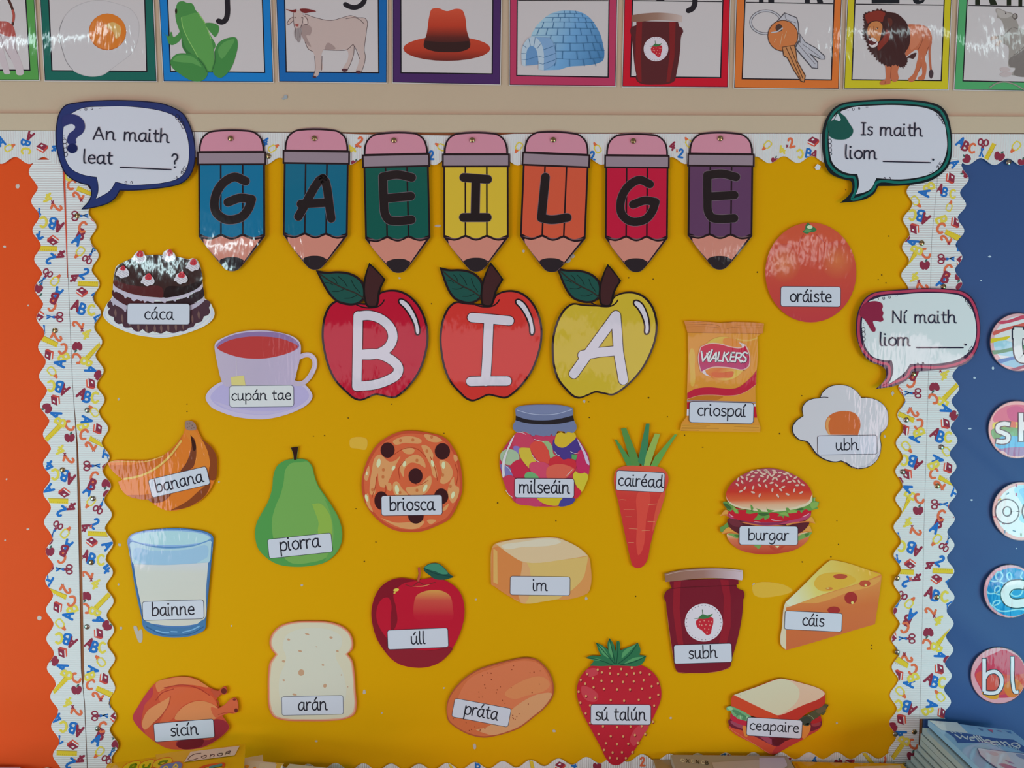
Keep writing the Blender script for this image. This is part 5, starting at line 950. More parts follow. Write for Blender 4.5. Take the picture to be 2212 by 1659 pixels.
a = food('burger_cutout', 'sesame bun burger cut-out, labelled burgar', Z(1540, 1000, 7.9))
BUN = '222,580 235,490 320,350 450,240 620,150 800,105 1000,93 1200,128 1400,210 1550,310 1655,430 1698,560 1692,640 1630,710 1500,760 1250,812 900,832 650,802 400,752 265,670'
BOT = '240,1210 900,1150 1640,1200 1632,1290 1560,1382 1400,1482 1150,1542 900,1562 700,1547 480,1492 340,1402 258,1300'
LET1 = '170,680* 185,660 240,662* 320,720 420,790 650,800 900,820 1250,810 1500,750 1640,700 1690,660 1700,590* 1755,590* 1740,640 1812,670* 1795,720 1770,745* 1800,770 1730,795 1640,820* 1600,790* 1560,800 1510,860* 1470,810 1380,855* 1285,860* 1303,928* 1215,905 1200,950* 1180,910 1100,912* 1140,880* 1070,850 960,860 968,925 915,960 890,985* 868,930* 830,950 800,978* 690,968* 740,920 765,880 760,850 690,860 620,868 560,850 580,815 430,800 438,860 385,862* 360,830* 330,800 305,832* 228,785* 250,750 200,730'
CH1 = '120,908* 220,800 275,830 275,915 200,890'; CH2 = '1560,1000 1680,920 1748,1034* 1640,1008 1500,1010 1250,1062 1300,1000'
CH3 = '145,1210* 220,1120 300,1090 445,1180 445,1215 300,1195'; CH4 = '1695,1182* 1645,1070 1560,1110 1455,1200 1600,1180'
LO1 = '118,1100* 180,1072 255,1015 262,1100 200,1130 185,1172* 140,1180'; PAT = '252,960 275,1080 370,1170 480,1220 900,1240 1460,1205 1580,1125 1645,1020 1200,980 600,980 380,940'
TOM = '262,850 300,780 700,830 1000,840 1400,800 1660,735 1674,870 1600,960 1400,1012 1100,1055 850,1064 600,1015 400,962 272,925'
a.sheet('#b0452f', BUN, BOT, LET1, CH1, CH2, CH3, CH4, LO1, PAT, TOM)
a.part('bottom_bun').fill(grad([(0, '#c7ad88'), (.25, '#bd6a4c'), (1, '#a93c30')], (900, 1200), (900, 1560)), BOT).fill('#aa4435', '!950,1420 1010,1420 1090,1480 1170,1420 1230,1420 1100,1530 1060,1530')
p = a.part('lower_lettuce'); p.fill('#5f8545', LO1); p = a.part('lower_lettuce'); p.fills('#6f9150', '1455,1260 1560,1205 1690,1188 1640,1250 1540,1290 1455,1322', '245,1215 440,1205 440,1280 380,1280 330,1250', '700,1410 825,1410 800,1450 770,1462 740,1440'); p.fills('#4c6f3c', '1560,1210 1650,1205 1590,1260', '360,1230 440,1225 440,1275'); p.fill('#c9cf9a', '!1060,1415 1135,1415 1100,1450')
p = a.part('lower_cheese'); p.fill('#c98945', CH3); p.fill('#b9653a', '145,1212* 300,1180 445,1215 300,1200'); p = a.part('lower_cheese'); p.fill('#c98945', CH4); p.fill('#b9653a', '1695,1184* 1600,1165 1455,1202 1600,1182')
a.part('patty').fill('#572a30', PAT).fill('#6a323a', '262,970 380,950 450,990 520,1080 400,1090 300,1040')
p = a.part('cheese'); p.fill('#c98b45', CH1); p.fill('#b9633c', '120,910* 220,875 275,880 275,918 200,895'); p = a.part('cheese'); p.fill('#c98b45', CH2); p.fill('#b9633c', '1748,1036* 1640,995 1500,1000 1250,1062 1500,1022 1640,1014'); p.fill('#b86a42', '480,1010 600,1045 850,1085 1250,1075 1100,1060 850,1060 600,1015')
p = a.part('tomato'); p.fill('#b02834', TOM); p.fill('#a2405e', '272,860 330,925 450,980 850,1012 1250,992 1550,920 1668,860 1674,890 1600,962 1400,1014 1100,1057 850,1066 600,1017 400,964 275,930'); p.fill('#7d3550', '480,985 700,1010 860,1020 1100,1010 1300,985 1100,1045 850,1060 600,1020'); p.fills('#d29298', '995,962 1090,978 1210,975 1120,990 1010,980', '700,1000 780,1002 820,1015 740,1012', '280,860 310,890 365,922 310,910', '1520,920 1600,880 1650,850 1600,900')
p = a.part('lettuce'); p.fill('#5f8746', LET1); p.fills('#3f5c38', '175,690 260,710 320,780 290,800 235,770', '640,710* 660,720 685,770 690,830 650,820', '770,860 860,850 960,870 900,900 820,900', '1420,800 1520,770 1560,790 1480,810'); p.fills('#7a9a50', '1280,830 1380,800 1440,840 1380,852 1300,858', '1130,870 1240,840 1290,900 1200,890', '1660,690 1800,680 1780,740 1690,780', '340,730 400,790 425,850 385,855')
p = a.part('top_bun'); p.fill(grad([(0, '#96505e'), (.25, '#a33a44'), (.52, '#b5392f'), (.72, '#c05a3a'), (.84, '#c99a7c'), (1, '#c6b096')], (960, 95), (960, 830)), BUN); p.fill('#c7b398', '222,560 260,640 400,720 650,775 900,800 1250,780 1500,720 1630,660 1695,540 1698,600 1692,650 1630,712 1500,762 1250,814 900,834 650,804 400,754 265,672')
p.fills('#5f8746', '640,712* 665,722 690,790 660,812', '915,755* 940,790 1045,810 960,840 925,820', '740,770* 830,820 820,850 780,830', '1240,765* 1290,770 1310,810 1260,820')
seeds = ((605, 205, -20), (680, 230, -15), (495, 245, 40), (578, 265, 80), (430, 282, -70), (648, 300, -35), (497, 325, 60), (418, 370, 40), (785, 288, -60), (883, 305, -40), (838, 227, 20), (737, 170, 0), (935, 243, -70), (975, 200, 50), (1030, 268, -60), (1085, 268, 60), (1130, 225, -30), (1200, 305, -35), (1265, 255, 60), (1305, 325, -10), (1325, 220, 40), (1385, 312, 40), (1468, 320, 60), (1440, 380, -5), (1533, 372, 20), (1410, 250, -30), (1225, 190, 20), (1060, 168, 0), (870, 190, 0), (910, 150, 30), (1000, 340, -15), (1085, 380, 35), (793, 380, 40), (910, 395, 60), (1015, 460, -80), (1200, 412, -25), (1158, 457, 45), (685, 420, -70), (682, 502, 20), (545, 432, -60), (477, 483, -30), (797, 553, -70), (1105, 560, 55), (1272, 535, 25), (1388, 470, -75), (1508, 505, -30), (1040, 130, 20), (820, 160, 50), (1150, 165, 0), (780, 125, 10), (900, 122, 0), (1270, 175, 20), (660, 150, -20), (950, 165, 60), (1025, 210, -40))
q = p.part('sesame_seeds'); q.fills('#8d3a38', *[ellipse(x + 4, y + 7, 38, 18, r, 12) for x, y, r in seeds]); q.fills('#c8a394', *[ellipse(x, y, 37, 17, r, 12) for x, y, r in seeds])
a.tagl('burgar', 950, 1240, 998, 322, .5, (614, 1312, 1295, 1318), 114, r=46); a.done()

a = food('orange_cutout', 'whole orange cut-out, labelled oráiste', Z(1652, 400))
a.sheet('#b3463b', ellipse(393, 745, 388, 426, 0, 56))
p = a.part('orange_skin'); p.ell(grad([(0, '#b9503a'), (.6, '#b2443c'), (1, '#ab3c40')], (393, 480), (393, 1170)), 393, 745, 388, 426, 0, 56)
p.ell(grad([(0, '#be6842'), (1, '#b3483b')], (165, 665), (165, 830), True), 165, 665, 140, 165, 0, 30); p.ell(grad([(0, '#be6842'), (1, '#b3483b')], (620, 640), (620, 805), True), 620, 640, 140, 165, 0, 30)
p.line('#a63a34', 6, '330,420 310,460 290,520', '400,420 410,450', '440,420 480,460 520,500')
a.part('calyx').fill('#3c6d45', '325,398 345,372 348,345 368,318* 398,345 442,378 425,398 390,400 362,414').fill('#57885a', '335,395 350,378 400,385 380,400').ell('#b9c0a2', 384, 357, 25, 15)
a.tagl('oráiste', 392, 951, 510, 172, .4, (219, 994, 570, 997), 66, r=22); a.done()

a = food('milk_glass_cutout', 'glass of milk cut-out, labelled bainne', Z(0, 820))
ML = '1088,1372 1110,1330 1200,1295 1350,1275 1500,1267 1650,1279 1760,1300 1815,1338 1818,1400 1802,1560 1790,1655 1780,1800 1765,1950 1757,2080 1747,2130 1650,2182 1500,2202 1380,2192 1280,2162 1223,2112 1208,2030 1178,1900 1148,1750 1118,1560 1098,1450'
a.sheet('#466d9c', ML)
p = a.part('glass'); p.fill('#4a6f9f', ML); p.fill('#9cb7d2', '1112,1390 1300,1428 1450,1440 1650,1422 1797,1372 1782,1560 1600,1590 1400,1590 1140,1575'); p.fill('#8cabcd', '1150,1440 1300,1460 1600,1450 1770,1420 1765,1520 1140,1530')
p.fill('#7e9dc4', ellipse(1455, 1352, 348, 74, 0, 36)); p.fill('#9dbcd9', ellipse(1455, 1352, 334, 61, 0, 36)); p.line('#5f86b0', 9, '1112,1375 1300,1425 1450,1437 1650,1418 1800,1365'); p.line('#3c628f', 9, '1098,1400 1130,1600 1180,1850 1215,2040', '1808,1400 1795,1600 1770,1850 1752,2080')
a.part('milk').fill(grad([(0, '#b9babd'), (.15, '#bab9b2'), (1, '#b9b6ad')], (1450, 1570), (1450, 2100)), '1142,1575* 1400,1582 1600,1573 1778,1560* 1757,1800 1737,2060 1650,2090 1500,2102 1350,2090 1240,2060 1200,1900 1162,1720')
p = a.part('glass_base'); p.fill('#416c96', '1222,2060 1350,2108 1500,2118 1650,2105 1745,2045 1747,2130 1650,2180 1500,2200 1380,2190 1280,2160 1225,2110'); p.line('#6f9bbf', 10, '1330,2140 1400,2158 1440,2160', '1560,2155 1640,2135 1700,2105', '1460,2150 1510,2152'); p.line('#2f5680', 8, '1250,2110 1380,2172 1500,2182 1640,2165 1735,2110')
a.tagl('bainne', 1478, 1967, 522, 162, -1.7, (1302, 2014, 1660, 2004), 68, r=22); a.done()

a = food('apple_cutout', 'glossy dark red apple cut-out, labelled úll', Z(550, 1239))
AP = '1385,60* 1320,45 1240,38 1150,60 1070,120 1020,210 996,320 1003,420 1040,550 1100,650 1180,740 1250,780 1400,805 1500,792 1600,745 1680,650 1740,540 1782,410 1792,320 1772,200 1720,120 1640,65 1550,38 1470,42'
LF2 = '1440,-48* 1480,-80 1560,-88 1620,-48 1660,0 1702,30* 1620,52 1540,47 1490,12 1450,-20'
a.sheet('#a02433', AP, LF2, *ribbon([(1402, -45), (1408, 0), (1396, 62)], 20))
p = a.part('apple_skin'); p.fill('#a92032', AP); p.fill('#76202b', '1385,62* 1320,47 1240,40 1150,62 1070,122 1022,212 998,322 1005,422 1042,550 1102,650 1182,738 1252,778 1400,803 1500,790 1600,743 1690,635 1500,655 1300,650 1180,600 1090,500 1042,400 1045,290 1090,215 1140,205 1165,250 1160,400 1170,500 1215,420 1205,280 1185,180 1260,90'); p.fill('#7f2530', '1320,640 1500,660 1680,640 1600,743 1500,788 1400,800 1250,775 1180,735 1120,640')
p.fill(grad([(0, '#bf8a4a'), (.35, '#b54a40'), (.9, '#ac2434')], (1525, 140), (1525, 390)), '1360,250 1380,190 1430,158 1530,140 1610,152 1670,195 1690,280 1690,385 1525,395 1370,385'); p.fills('#cbb050', ellipse(1208, 140, 25, 13, -10, 14), ellipse(1194, 165, 10, 7, -20, 10)); p.line('#7a2a2e', 8, '1290,95 1340,110 1396,70', '1400,70 1450,95 1540,75'); p.fill('#c37550', '1340,108 1420,105 1500,90 1440,112')
a.part('stalk').line('#a4503f', 18, '1402,-45 1408,0 1396,60'); a.part('leaf').fill('#274d44', LF2).fill('#3f7b63', '1450,-50 1485,-76 1560,-84 1615,-46 1650,0 1600,5 1540,-20 1500,-30').line('#1f3c38', 5, '1445,-45 1540,0 1690,28')
a.tagl('úll', 1393, 556, 516, 165, -2.2, (1340, 602, 1460, 597), 64, r=20); a.done()

a = food('butter_cutout', 'block of butter cut-out, labelled im', Z(1050, 820))
BT = '45,1460 55,1425 80,1400 200,1370 400,1352 605,1350 660,1366 800,1440 868,1500 887,1540 888,1700 886,1790 860,1827 700,1858 500,1892 350,1912 295,1902 225,1865 150,1812 42,1748* 40,1600'
a.sheet('#c08a55', BT)
a.part('left_side').fill('#c07845', '48,1440* 100,1422* 312,1555* 305,1892* 225,1864 42,1746*').fill('#c99a5a', '!62,1440 96,1465 98,1745 62,1728')
p = a.part('front_side'); p.fill('#c1a363', '310,1558* 700,1532 872,1508* 887,1560 886,1790 860,1827 700,1858 500,1892 350,1912 295,1900'); p.fill('#c28650', '872,1510* 888,1560 886,1790 860,1827 620,1874 740,1790 830,1690 855,1600'); p.fill('#c49568', '310,1560* 345,1558 335,1910 295,1900')
a.part('top_side').fill('#c8ab88', '85,1402* 200,1372 400,1354 608,1352 655,1366 800,1440 868,1502* 700,1530 320,1556 200,1490').fill('#c9b9a4', '130,1420 300,1385 600,1362 640,1385 590,1408 300,1430 165,1445')
a.tagl('im', 461, 1760, 510, 160, .8, (404, 1800, 524, 1801), 64, r=20); a.done()

a = food('jam_jar_cutout', 'dark red pot of strawberry jam cut-out, labelled subh', Z(1100, 1239))
JL = '1325,0* 1450,-28 1650,-45 1850,-42 1990,-28* 1993,40 1985,58* 1900,46 1650,40 1450,60 1332,72*'
JB = '1370,60* 1370,85 1388,125* 1345,145 1322,190 1325,220 1338,245* 1345,330 1360,450 1375,560 1400,720 1415,800 1440,842 1550,850 1700,847 1820,827 1882,800 1902,720 1932,620 1962,500 1987,360 1997,220* 2007,200 2000,150 1950,125 1938,95* 1957,90* 1955,40*'
a.sheet('#6a222c', JL, JB)
p = a.part('jar_body'); p.fill('#6d222e', JB); p.fill('#86252f', '!1405,70 1465,62 1455,300 1480,560 1505,720 1470,720 1430,560 1395,300'); p.fill('#84242f', '!1800,52 1870,56 1890,200 1890,450 1850,620 1785,620 1825,400 1830,200'); p.line('#571b26', 6, '1388,128 1500,118 1700,110 1940,100'); p.line('#b0604a', 3, '1440,843 1550,849 1700,846 1820,826 1880,800', '1346,330 1361,450 1400,720')
p = a.part('lid'); p.fill(grad([(0, '#85604e'), (.5, '#8f6a62'), (1, '#b9a5ad')], (1325, 0), (1990, 0)), JL); p.line('#a88f88', 5, '1335,12 1450,-16 1650,-32 1850,-30 1980,-16')
jam_disc(a, 1660, 418, 162)
a.tagl('subh', 1653, 683, 492, 160, -1.9, (1536, 725, 1776, 717), 64, r=18); a.done()

a = food('cheese_cutout', 'yellow wedge of holed cheese cut-out, labelled cáis', Z(1652, 1239))
CS = '180,240* 300,130 430,0 520,-85 560,-112 610,-110 720,-85 900,-25 990,5 998,25* 985,130 960,300 940,432* 700,502 400,592 180,655* 140,612 132,560 148,450 162,290'
a.sheet('#bf7040', CS)
a.part('rind').fill('#c2b49a', '178,242* 218,280* 182,292* 184,652* 140,612 132,560 148,450 162,290')
a.part('cut_side').fill(grad([(0, '#c07a45'), (.4, '#b9653b'), (1, '#b5603c')], (600, 120), (640, 560)), '218,280* 520,172 870,62 997,18* 985,130 960,300 940,432* 700,502 400,592 182,654* 182,290*').fill('#c58a4a', '300,250* 520,175 870,66 990,25* 985,60 700,165 450,250')
p = a.part('top_side'); p.fill(grad([(0, '#c9c6ad'), (.35, '#c9b568'), (1, '#c59838')], (190, 260), (900, -40)), '178,244* 300,130 430,0 520,-85 560,-112 610,-110 720,-85 900,-25 992,8* 870,60 520,170 218,280* 195,265'); p.fill('#c79a3e', '420,90 460,20 600,-10 720,10 780,55 700,110 560,150 460,140')
for c, e in (('#a54a38', (645, 25, 60, 22)), ('#aa4b37', (855, 85, 48, 28)), ('#b8703c', (550, 128, 30, 12)), ('#93302f', (735, 208, 54, 52)), ('#93302f', (590, 312, 54, 30))): a.part('cheese_hole').ell(c, *e)
a.part('shine').fills('#d4b56a', ellipse(748, 248, 12, 13, n=12), ellipse(862, 98, 11, 11, n=12), ellipse(538, 125, 14, 6, n=10))
a.tagl('cáis', 415, 408, 488, 158, 2.9, (324, 441, 506, 451), 64, r=18); a.done()

a = food('bread_cutout', 'slice of white bread cut-out, labelled arán', Z(550, 1239))
BR = '330,412 500,405 640,413 750,450 815,510 842,590 832,650 792,685* 832,740 852,850 862,1000 870,1130 852,1200 780,1240 650,1257 450,1260 250,1252 160,1222 122,1150 112,1000 115,850 128,760 178,690* 138,640 126,580 150,510 220,445'
a.sheet('#b5604a', BR); a.part('crust').fill('#bd6850', BR).fill('#c4937a', '335,420 500,413 636,421 745,458 808,515 832,590 822,648 783,686* 824,743 843,850 853,1000 860,1128 843,1194 776,1232 650,1248 450,1251 254,1243 167,1214 132,1146 123,1000 126,850 138,764 188,690* 148,638 137,580 158,515 226,452')
p = a.part('crumb'); p.fill('#bdb6a0', '340,428 500,421 632,429 738,466 800,520 822,590 812,646 772,688* 815,748 833,850 843,1000 850,1125 832,1188 772,1224 650,1239 450,1242 258,1234 175,1206 143,1142 134,1000 137,850 149,768 200,690* 158,635 148,580 168,520 232,460'); p.fill('#bab8aa', '360,480 500,465 640,480 740,540 740,620 690,690 760,860 770,1080 650,1180 400,1190 240,1120 210,900 270,720 240,620 270,530')
p.fills('#ae8a70', *[ellipse(x, y, u, v, 15, 12) for x, y, u, v in ((290, 563, 13, 9), (448, 516, 20, 7), (652, 546, 15, 10), (388, 662, 16, 9), (706, 662, 12, 8), (247, 748, 14, 10), (398, 845, 26, 28), (583, 780, 11, 8), (600, 957, 15, 18), (740, 865, 5, 6), (248, 910, 11, 8), (795, 967, 5, 5), (528, 625, 8, 4), (340, 1032, 20, 9))])
a.tagl('arán', 494, 1125, 524, 160, -1.2, (376, 1168, 620, 1162), 68, r=18, rim='#5a5a66'); a.done()

a = food('potato_cutout', 'brown potato cut-out, labelled práta', (0, 0, 1))
PT = '965,1543 966,1517 978,1492 1001,1467 1031,1447 1069,1434 1110,1424 1135,1420 1158,1424 1178,1440 1191,1461 1196.5,1485 1194,1505 1176,1530 1151,1551 1125,1571 1100,1582 1060,1592 1044,1593.5 1013,1587 985,1572 969,1558'
a.sheet('#8a4530', PT)
p = a.part('potato_skin'); p.fill('#9a4e35', PT); p.fill('#b9633f', '967,1543 968,1518 980,1494 1003,1469 1032,1449.5 1070,1437 1110,1427 1135,1423 1157,1427 1175.5,1442 1188,1462 1193.5,1485 1191,1504 1174,1528 1150,1548.5 1124,1568.5 1099,1579.5 1060,1589 1044,1590.5 1014,1584 987,1570 971,1556'); p.fill('#c06c4a', '1010,1470 1070,1442 1135,1427 1165,1435 1185,1465 1190,1490 1150,1520 1100,1530 1030,1520 990,1520'); p.fill('#bf8a62', '1192,1498 1175,1527 1150,1548 1124,1568 1099,1579 1062,1588 1050,1585 1028,1576 1048,1572 1090,1545 1122,1520 1148,1505 1165,1499'); p.fill('#c27a50', '1130,1470 1172,1462 1188,1478 1180,1490 1140,1502 1110,1510 1090,1500')
rr = random.Random(5); dots = []
while len(dots) < 46:
    x, y = rr.uniform(975, 1188), rr.uniform(1432, 1585)
    u, v = (x - 1081) * .82 - (y - 1507) * .57, (x - 1081) * .57 + (y - 1507) * .82
    u, v = (x - 1081) * .86 - (y - 1507) * .5, (x - 1081) * .5 + (y - 1507) * .86
    if (u / 122)**2 + (v / 66)**2 < .9: dots.append(ellipse(x, y, rr.uniform(.8, 1.5), rr.uniform(.8, 1.6), n=8))
p.fills('#7c3626', *dots)
a.tagl('práta', 1040, 1539.5, 123.6, 40.5, 10.6, (1003.5, 1542, 1074, 1555.5), 17.2, r=5); a.done()

a = food('strawberry_cutout', 'large red strawberry cut-out, labelled sú talún', Z(1100, 1239))
SB = '720,780 850,775 950,770 1100,775 1200,820 1270,900 1297,1000 1292,1080 1252,1180 1192,1300 1122,1420 1052,1530 992,1592 930,1634 870,1627 828,1580 780,1480 720,1370 650,1240 598,1120 578,1030 588,930 630,850'
SL = '740,588* 790,610 845,650* 838,600 855,549* 890,600 912,670* 915,610 918,578 935,575 946,600 946,655* 1010,630 1060,610 1097,588* 1120,650 1112,695* 1170,702* 1150,750 1110,785 1000,788 900,785 780,790 688,785* 720,745 652,720* 700,700 785,705* 755,640'
a.sheet('#9e2632', SB, SL)
p = a.part('strawberry_flesh'); p.fill(grad([(0, '#a82733'), (.5, '#ab2936'), (1, '#a82433')], (900, 780), (930, 1620)), SB); p.fills('#b33f49', '620,960 700,980 760,1040 740,1090 660,1080 620,1030', '1100,1300 1190,1290 1130,1400 1060,1470 1030,1420', '650,830 740,810 760,850 680,880')
sd = ((665, 858), (790, 843), (860, 852), (930, 858), (1000, 860), (1065, 852), (1120, 845), (1198, 860), (610, 908), (713, 893), (787, 915), (875, 920), (970, 925), (1062, 920), (1147, 910), (1268, 938), (648, 940), (720, 970), (807, 985), (920, 990), (1030, 990), (1133, 983), (1215, 962), (592, 1008), (655, 1045), (735, 1060), (866, 1080), (980, 1085), (1105, 1077), (1202, 1060), (1272, 1035), (607, 1102), (690, 1125), (1237, 1127), (652, 1193), (690, 1275), (800, 1303), (920, 1310), (1035, 1305), (1130, 1302), (1225, 1265), (762, 1370), (866, 1388), (972, 1390), (1072, 1378), (1160, 1370), (825, 1448), (920, 1455), (1015, 1453), (1098, 1445), (808, 1505), (882, 1527), (962, 1525), (1050, 1525), (858, 1572), (922, 1577), (995, 1575), (860, 805), (955, 815), (1045, 803), (755, 820))
q = p.part('seeds'); q.fills('#7c1f2b', *[ellipse(x + 4, y + 6, 10, 12, n=10) for x, y in sd]); q.fills('#cf9160', *[ellipse(x, y, 9, 11, n=10) for x, y in sd])
p = a.part('leaves'); p.fill('#2f6747', SL); p.fills('#4f8a5c', '750,600* 800,630 850,720 800,690', '858,565* 875,620 880,720 850,660', '1090,598* 1050,640 960,720 970,670', '1160,708* 1080,740 980,770 1060,720', '665,718* 740,722 800,740 720,740'); p.line('#1f4a38', 7, '745,595 830,690 900,770', '856,560 880,660 905,770', '928,590 925,680 915,770', '1095,595 1030,690 930,770', '1165,706 1060,755 950,780', '660,720 760,735 880,780')
a.tagl('sú talún', 952, 1204, 512, 172, .3, (740, 1250, 1168, 1251), 68, r=22); a.done()

a = food('sandwich_cutout', 'salad sandwich cut-out, labelled ceapaire', Z(1550, 1450, 8.296))
TOPF = '285,428* 700,275 1080,135 1130,128 1220,138 1500,205 1880,340 1930,385 1935,420 1915,590* 1600,750 1430,875 1150,880 620,805 450,712 248,622* 250,480'
LTL = '158,680 170,640 240,622* 450,715 600,810 540,890* 490,890* 475,860 440,872 420,872 400,860 355,852* 335,825 290,800 262,770* 235,715 185,710'
LTR = '1430,870 1600,785 1915,590* 1985,602 1975,640 1935,680 1942,720 1915,755* 1890,782* 1855,770* 1830,800 1730,865 1680,900 1650,960 1600,985 1530,960'
FIL = '250,735 520,860 900,950 1400,930 1845,790 1855,830 1872,890 1855,985 1500,1130 1250,1225 1070,1348 980,1325 700,1185 450,1065 225,985 193,890 235,845'
BOTF = '205,985 450,1060 700,1180 960,1300 1070,1330 1300,1220 1600,1100 1852,975 1852,1002 1620,1162 1550,1215 1300,1342 1005,1492 955,1490 700,1332 208,1022'
CHZ = '1530,960 1662,960 1642,1100 1555,1222* 1505,1180'
a.sheet('#a5432f', TOPF, LTL, LTR, FIL, BOTF, CHZ)
p = a.part('bottom_slice'); p.fill('#b94a35', BOTF); p.fill('#a93a3a', '1070,1330 1300,1220 1600,1100 1852,975 1852,1002 1620,1162 1300,1342 1005,1492 980,1495'); p.line('#d08a6a', 4, '208,1022 700,1332 955,1490')
p = a.part('ham'); p.fill('#672836', FIL); p.fill('#8d4456', '230,900 300,890 450,960 480,1030 380,1010 280,960'); p.fill('#934254', '720,1130 900,1180 980,1240 965,1310 850,1250'); p.fill('#5a2129', '980,1215 1290,1215 1180,1265 1070,1335 985,1300'); p.fill('#8a3a42', '1680,940 1830,900 1850,950 1700,985')
a.part('tomato').fill('#ac2c3e', '250,735 400,820 520,880 520,970 400,950 232,850'); a.part('tomato').fill('#9c2a30', '1670,880 1850,800 1858,840 1870,880 1800,920 1680,930')
a.part('cheese').fill('#c57a3d', CHZ); a.part('cheese').fill('#c57a3d', '450,975 510,985 530,1180 490,1165 462,1090')
p2 = a.part('lettuce'); p2.fill('#4a4a38', LTR); p = a.part('lettuce'); p.fill('#6a9a70', LTL); p.fills('#4d7d5a', '260,690 340,700 440,760 520,820 420,800 330,770', '440,870 480,790 505,800 495,880', '330,820 350,760 370,780'); p.fills('#8bb58a', '175,650 240,640 280,680 230,700', '400,780 420,840 405,860', '520,800 560,830 540,870'); p = p2; p.fills('#5c5040', '1760,720 1920,630 1950,660 1820,760'); p.fills('#39403a', '1480,880 1600,810 1680,870 1620,960', '1560,950 1640,930 1640,970'); p.line('#8a9a7c', 7, '1630,785 1690,815 1722,860'); p.line('#2c2c26', 5, '1985,602 1940,690', '1855,770 1890,782 1915,755')
p = a.part('top_slice'); p.fill('#b9452f', TOPF); p.fill('#a9352f', '1070,790* 1500,620 1935,395* 1915,590 1600,752 1430,875 1150,880'); p.line('#d9936c', 5, '1080,790 1500,622 1935,397')
q = p.part('crumb'); q.fill('#c7a58e', '290,425* 700,280 1090,138 1130,132 1200,140 1500,210 1880,348 1922,400 1900,440 1500,620 1150,778 1070,787 1000,762'); q.fill('#bdb69c', '300,422* 700,284 1090,144 1140,136 1300,175 1400,250 1460,330 1465,440 1400,570 1250,700 1090,783 1060,784 1000,758'); q.fills('#8f866e', ellipse(495, 402, 5, 6, n=8), ellipse(410, 425, 7, 5, n=8), ellipse(1690, 410, 6, 4, n=8))
a.tagl('ceapaire', 1020, 1016, 988, 328, 3.5, (583, 1045, 1455, 1100), 112, r=46); a.done()

a = food('chicken_cutout', 'whole roast chicken cut-out, labelled sicín', Z(0, 1239))
CKN = '1132,1230 1180,1130 1250,1020 1330,930 1450,890 1580,878 1680,903 1780,968 1830,990* 1870,998 1890,975 1925,963 1940,1000 1922,1032 1890,1030* 1860,1055 1845,1075* 1862,1150* 1920,1115 1970,1068 2012,1060 2035,1120 2027,1182 1990,1194 1950,1190* 1895,1212* 1930,1260 1957,1310 1900,1382 1800,1452 1700,1492 1560,1502 1430,1492 1330,1442 1240,1372 1180,1312'
a.sheet('#a8442f', CKN)
p = a.part('chicken_body'); p.fill('#b44a35', CKN); p.fill('#c07248', '1330,935 1450,895 1580,882 1680,908 1780,972 1640,950 1500,955 1400,985 1350,1010'); p.fill('#a63944', '1134,1230 1180,1132 1250,1024 1300,970 1300,1040 1235,1120 1215,1200 1205,1290 1240,1365 1180,1310'); p.fill('#bc5a3c', '1350,1030 1450,980 1600,970 1740,1000 1820,1060 1850,1130 1700,1080 1560,1130 1470,1240 1350,1300 1400,1180'); p.fill('#8a2c36', '1820,1250 1925,1262 1952,1312 1898,1380 1798,1448 1700,1488 1560,1498 1500,1460 1515,1430 1830,1400'); p.fill('#6a2028', '1520,1435 1740,1420 1720,1470 1640,1492 1560,1498 1510,1470'); p.line('#9c3a30', 8, '1400,975 1560,950 1700,985 1790,1040', '1330,1080 1380,1020 1480,985', '1860,1150 1866,1110 1850,1075')
a.part('wing').fill('#c27c52', '1262,1168 1330,1120 1395,1085 1453,1048* 1440,1112 1380,1205 1300,1282 1235,1332 1212,1300 1225,1230').line('#a14434', 7, '1453,1048 1440,1115 1380,1208 1300,1285')
a.part('leg').fill('#c0794f', '1490,1240 1560,1140 1680,1088 1780,1100 1860,1152 1872,1205 1830,1242 1600,1252').fill('#b85a3e', '1800,1140 1862,1150 1920,1117 1970,1070 2010,1063 2032,1120 2025,1180 1990,1192 1950,1188 1890,1210 1840,1230').line('#9c4432', 6, '1862,1205 1930,1185 1990,1190').ell('#6b2f2c', 2000, 1075, 14, 10).ell('#5f2a2a', 2014, 1168, 15, 18)
a.part('leg').fill('#a84a38', '1800,990 1862,1000 1890,977 1922,966 1937,1000 1920,1030 1887,1027 1860,1055 1838,1060 1820,1030').ell('#5f2a2a', 1910, 1002, 24, 24)
a.tagl('sicín', 1571, 1339, 510, 158, -4.6, (1462, 1387, 1692, 1370), 66, r=18); a.done()

# ---------------------------------------------------------------- round letter discs on the blue paper
DG = 'round phonics letter discs'
def disc(label, cx, cy, r, T, rimc):
    a = Art('letter_disc', label, 'letter disc', DG, T, .0066); a.sheet('#3a3036', ellipse(cx, cy, r, r, 0, 64)); a.part('rim').ell('#54404a', cx, cy, r, r, 0, 64).ell(rimc, cx, cy, r * .975, r * .975, 0, 64); return a
def dletter(a, c, w, o, *ss):
    def ext(q, e):
        def far(p, r): l = math.hypot(p[0] - r[0], p[1] - r[1]); return (p[0] + (p[0] - r[0]) / l * e, p[1] + (p[1] - r[1]) / l * e)
        return [far(q[0], q[1])] + q[1:-1] + [far(q[-1], q[-2])]
    p = a.part('letter'); q = [spline(parse(s), False) for s in ss]; p.line('#2c313c', w + o * 1.5, *[ext(k, o * .75) for k in q], cap=0); p.line(c, w, *q, cap=0)
def inside(cx, cy, r, pts):
    out = []
    for x, y in pts:
        d = math.hypot(x - cx, y - cy); k = min(1, r / d) if d else 1; out.append((cx + (x - cx) * k, cy + (y - cy) * k))
    return out
T1 = (2052, 640, 4.606)
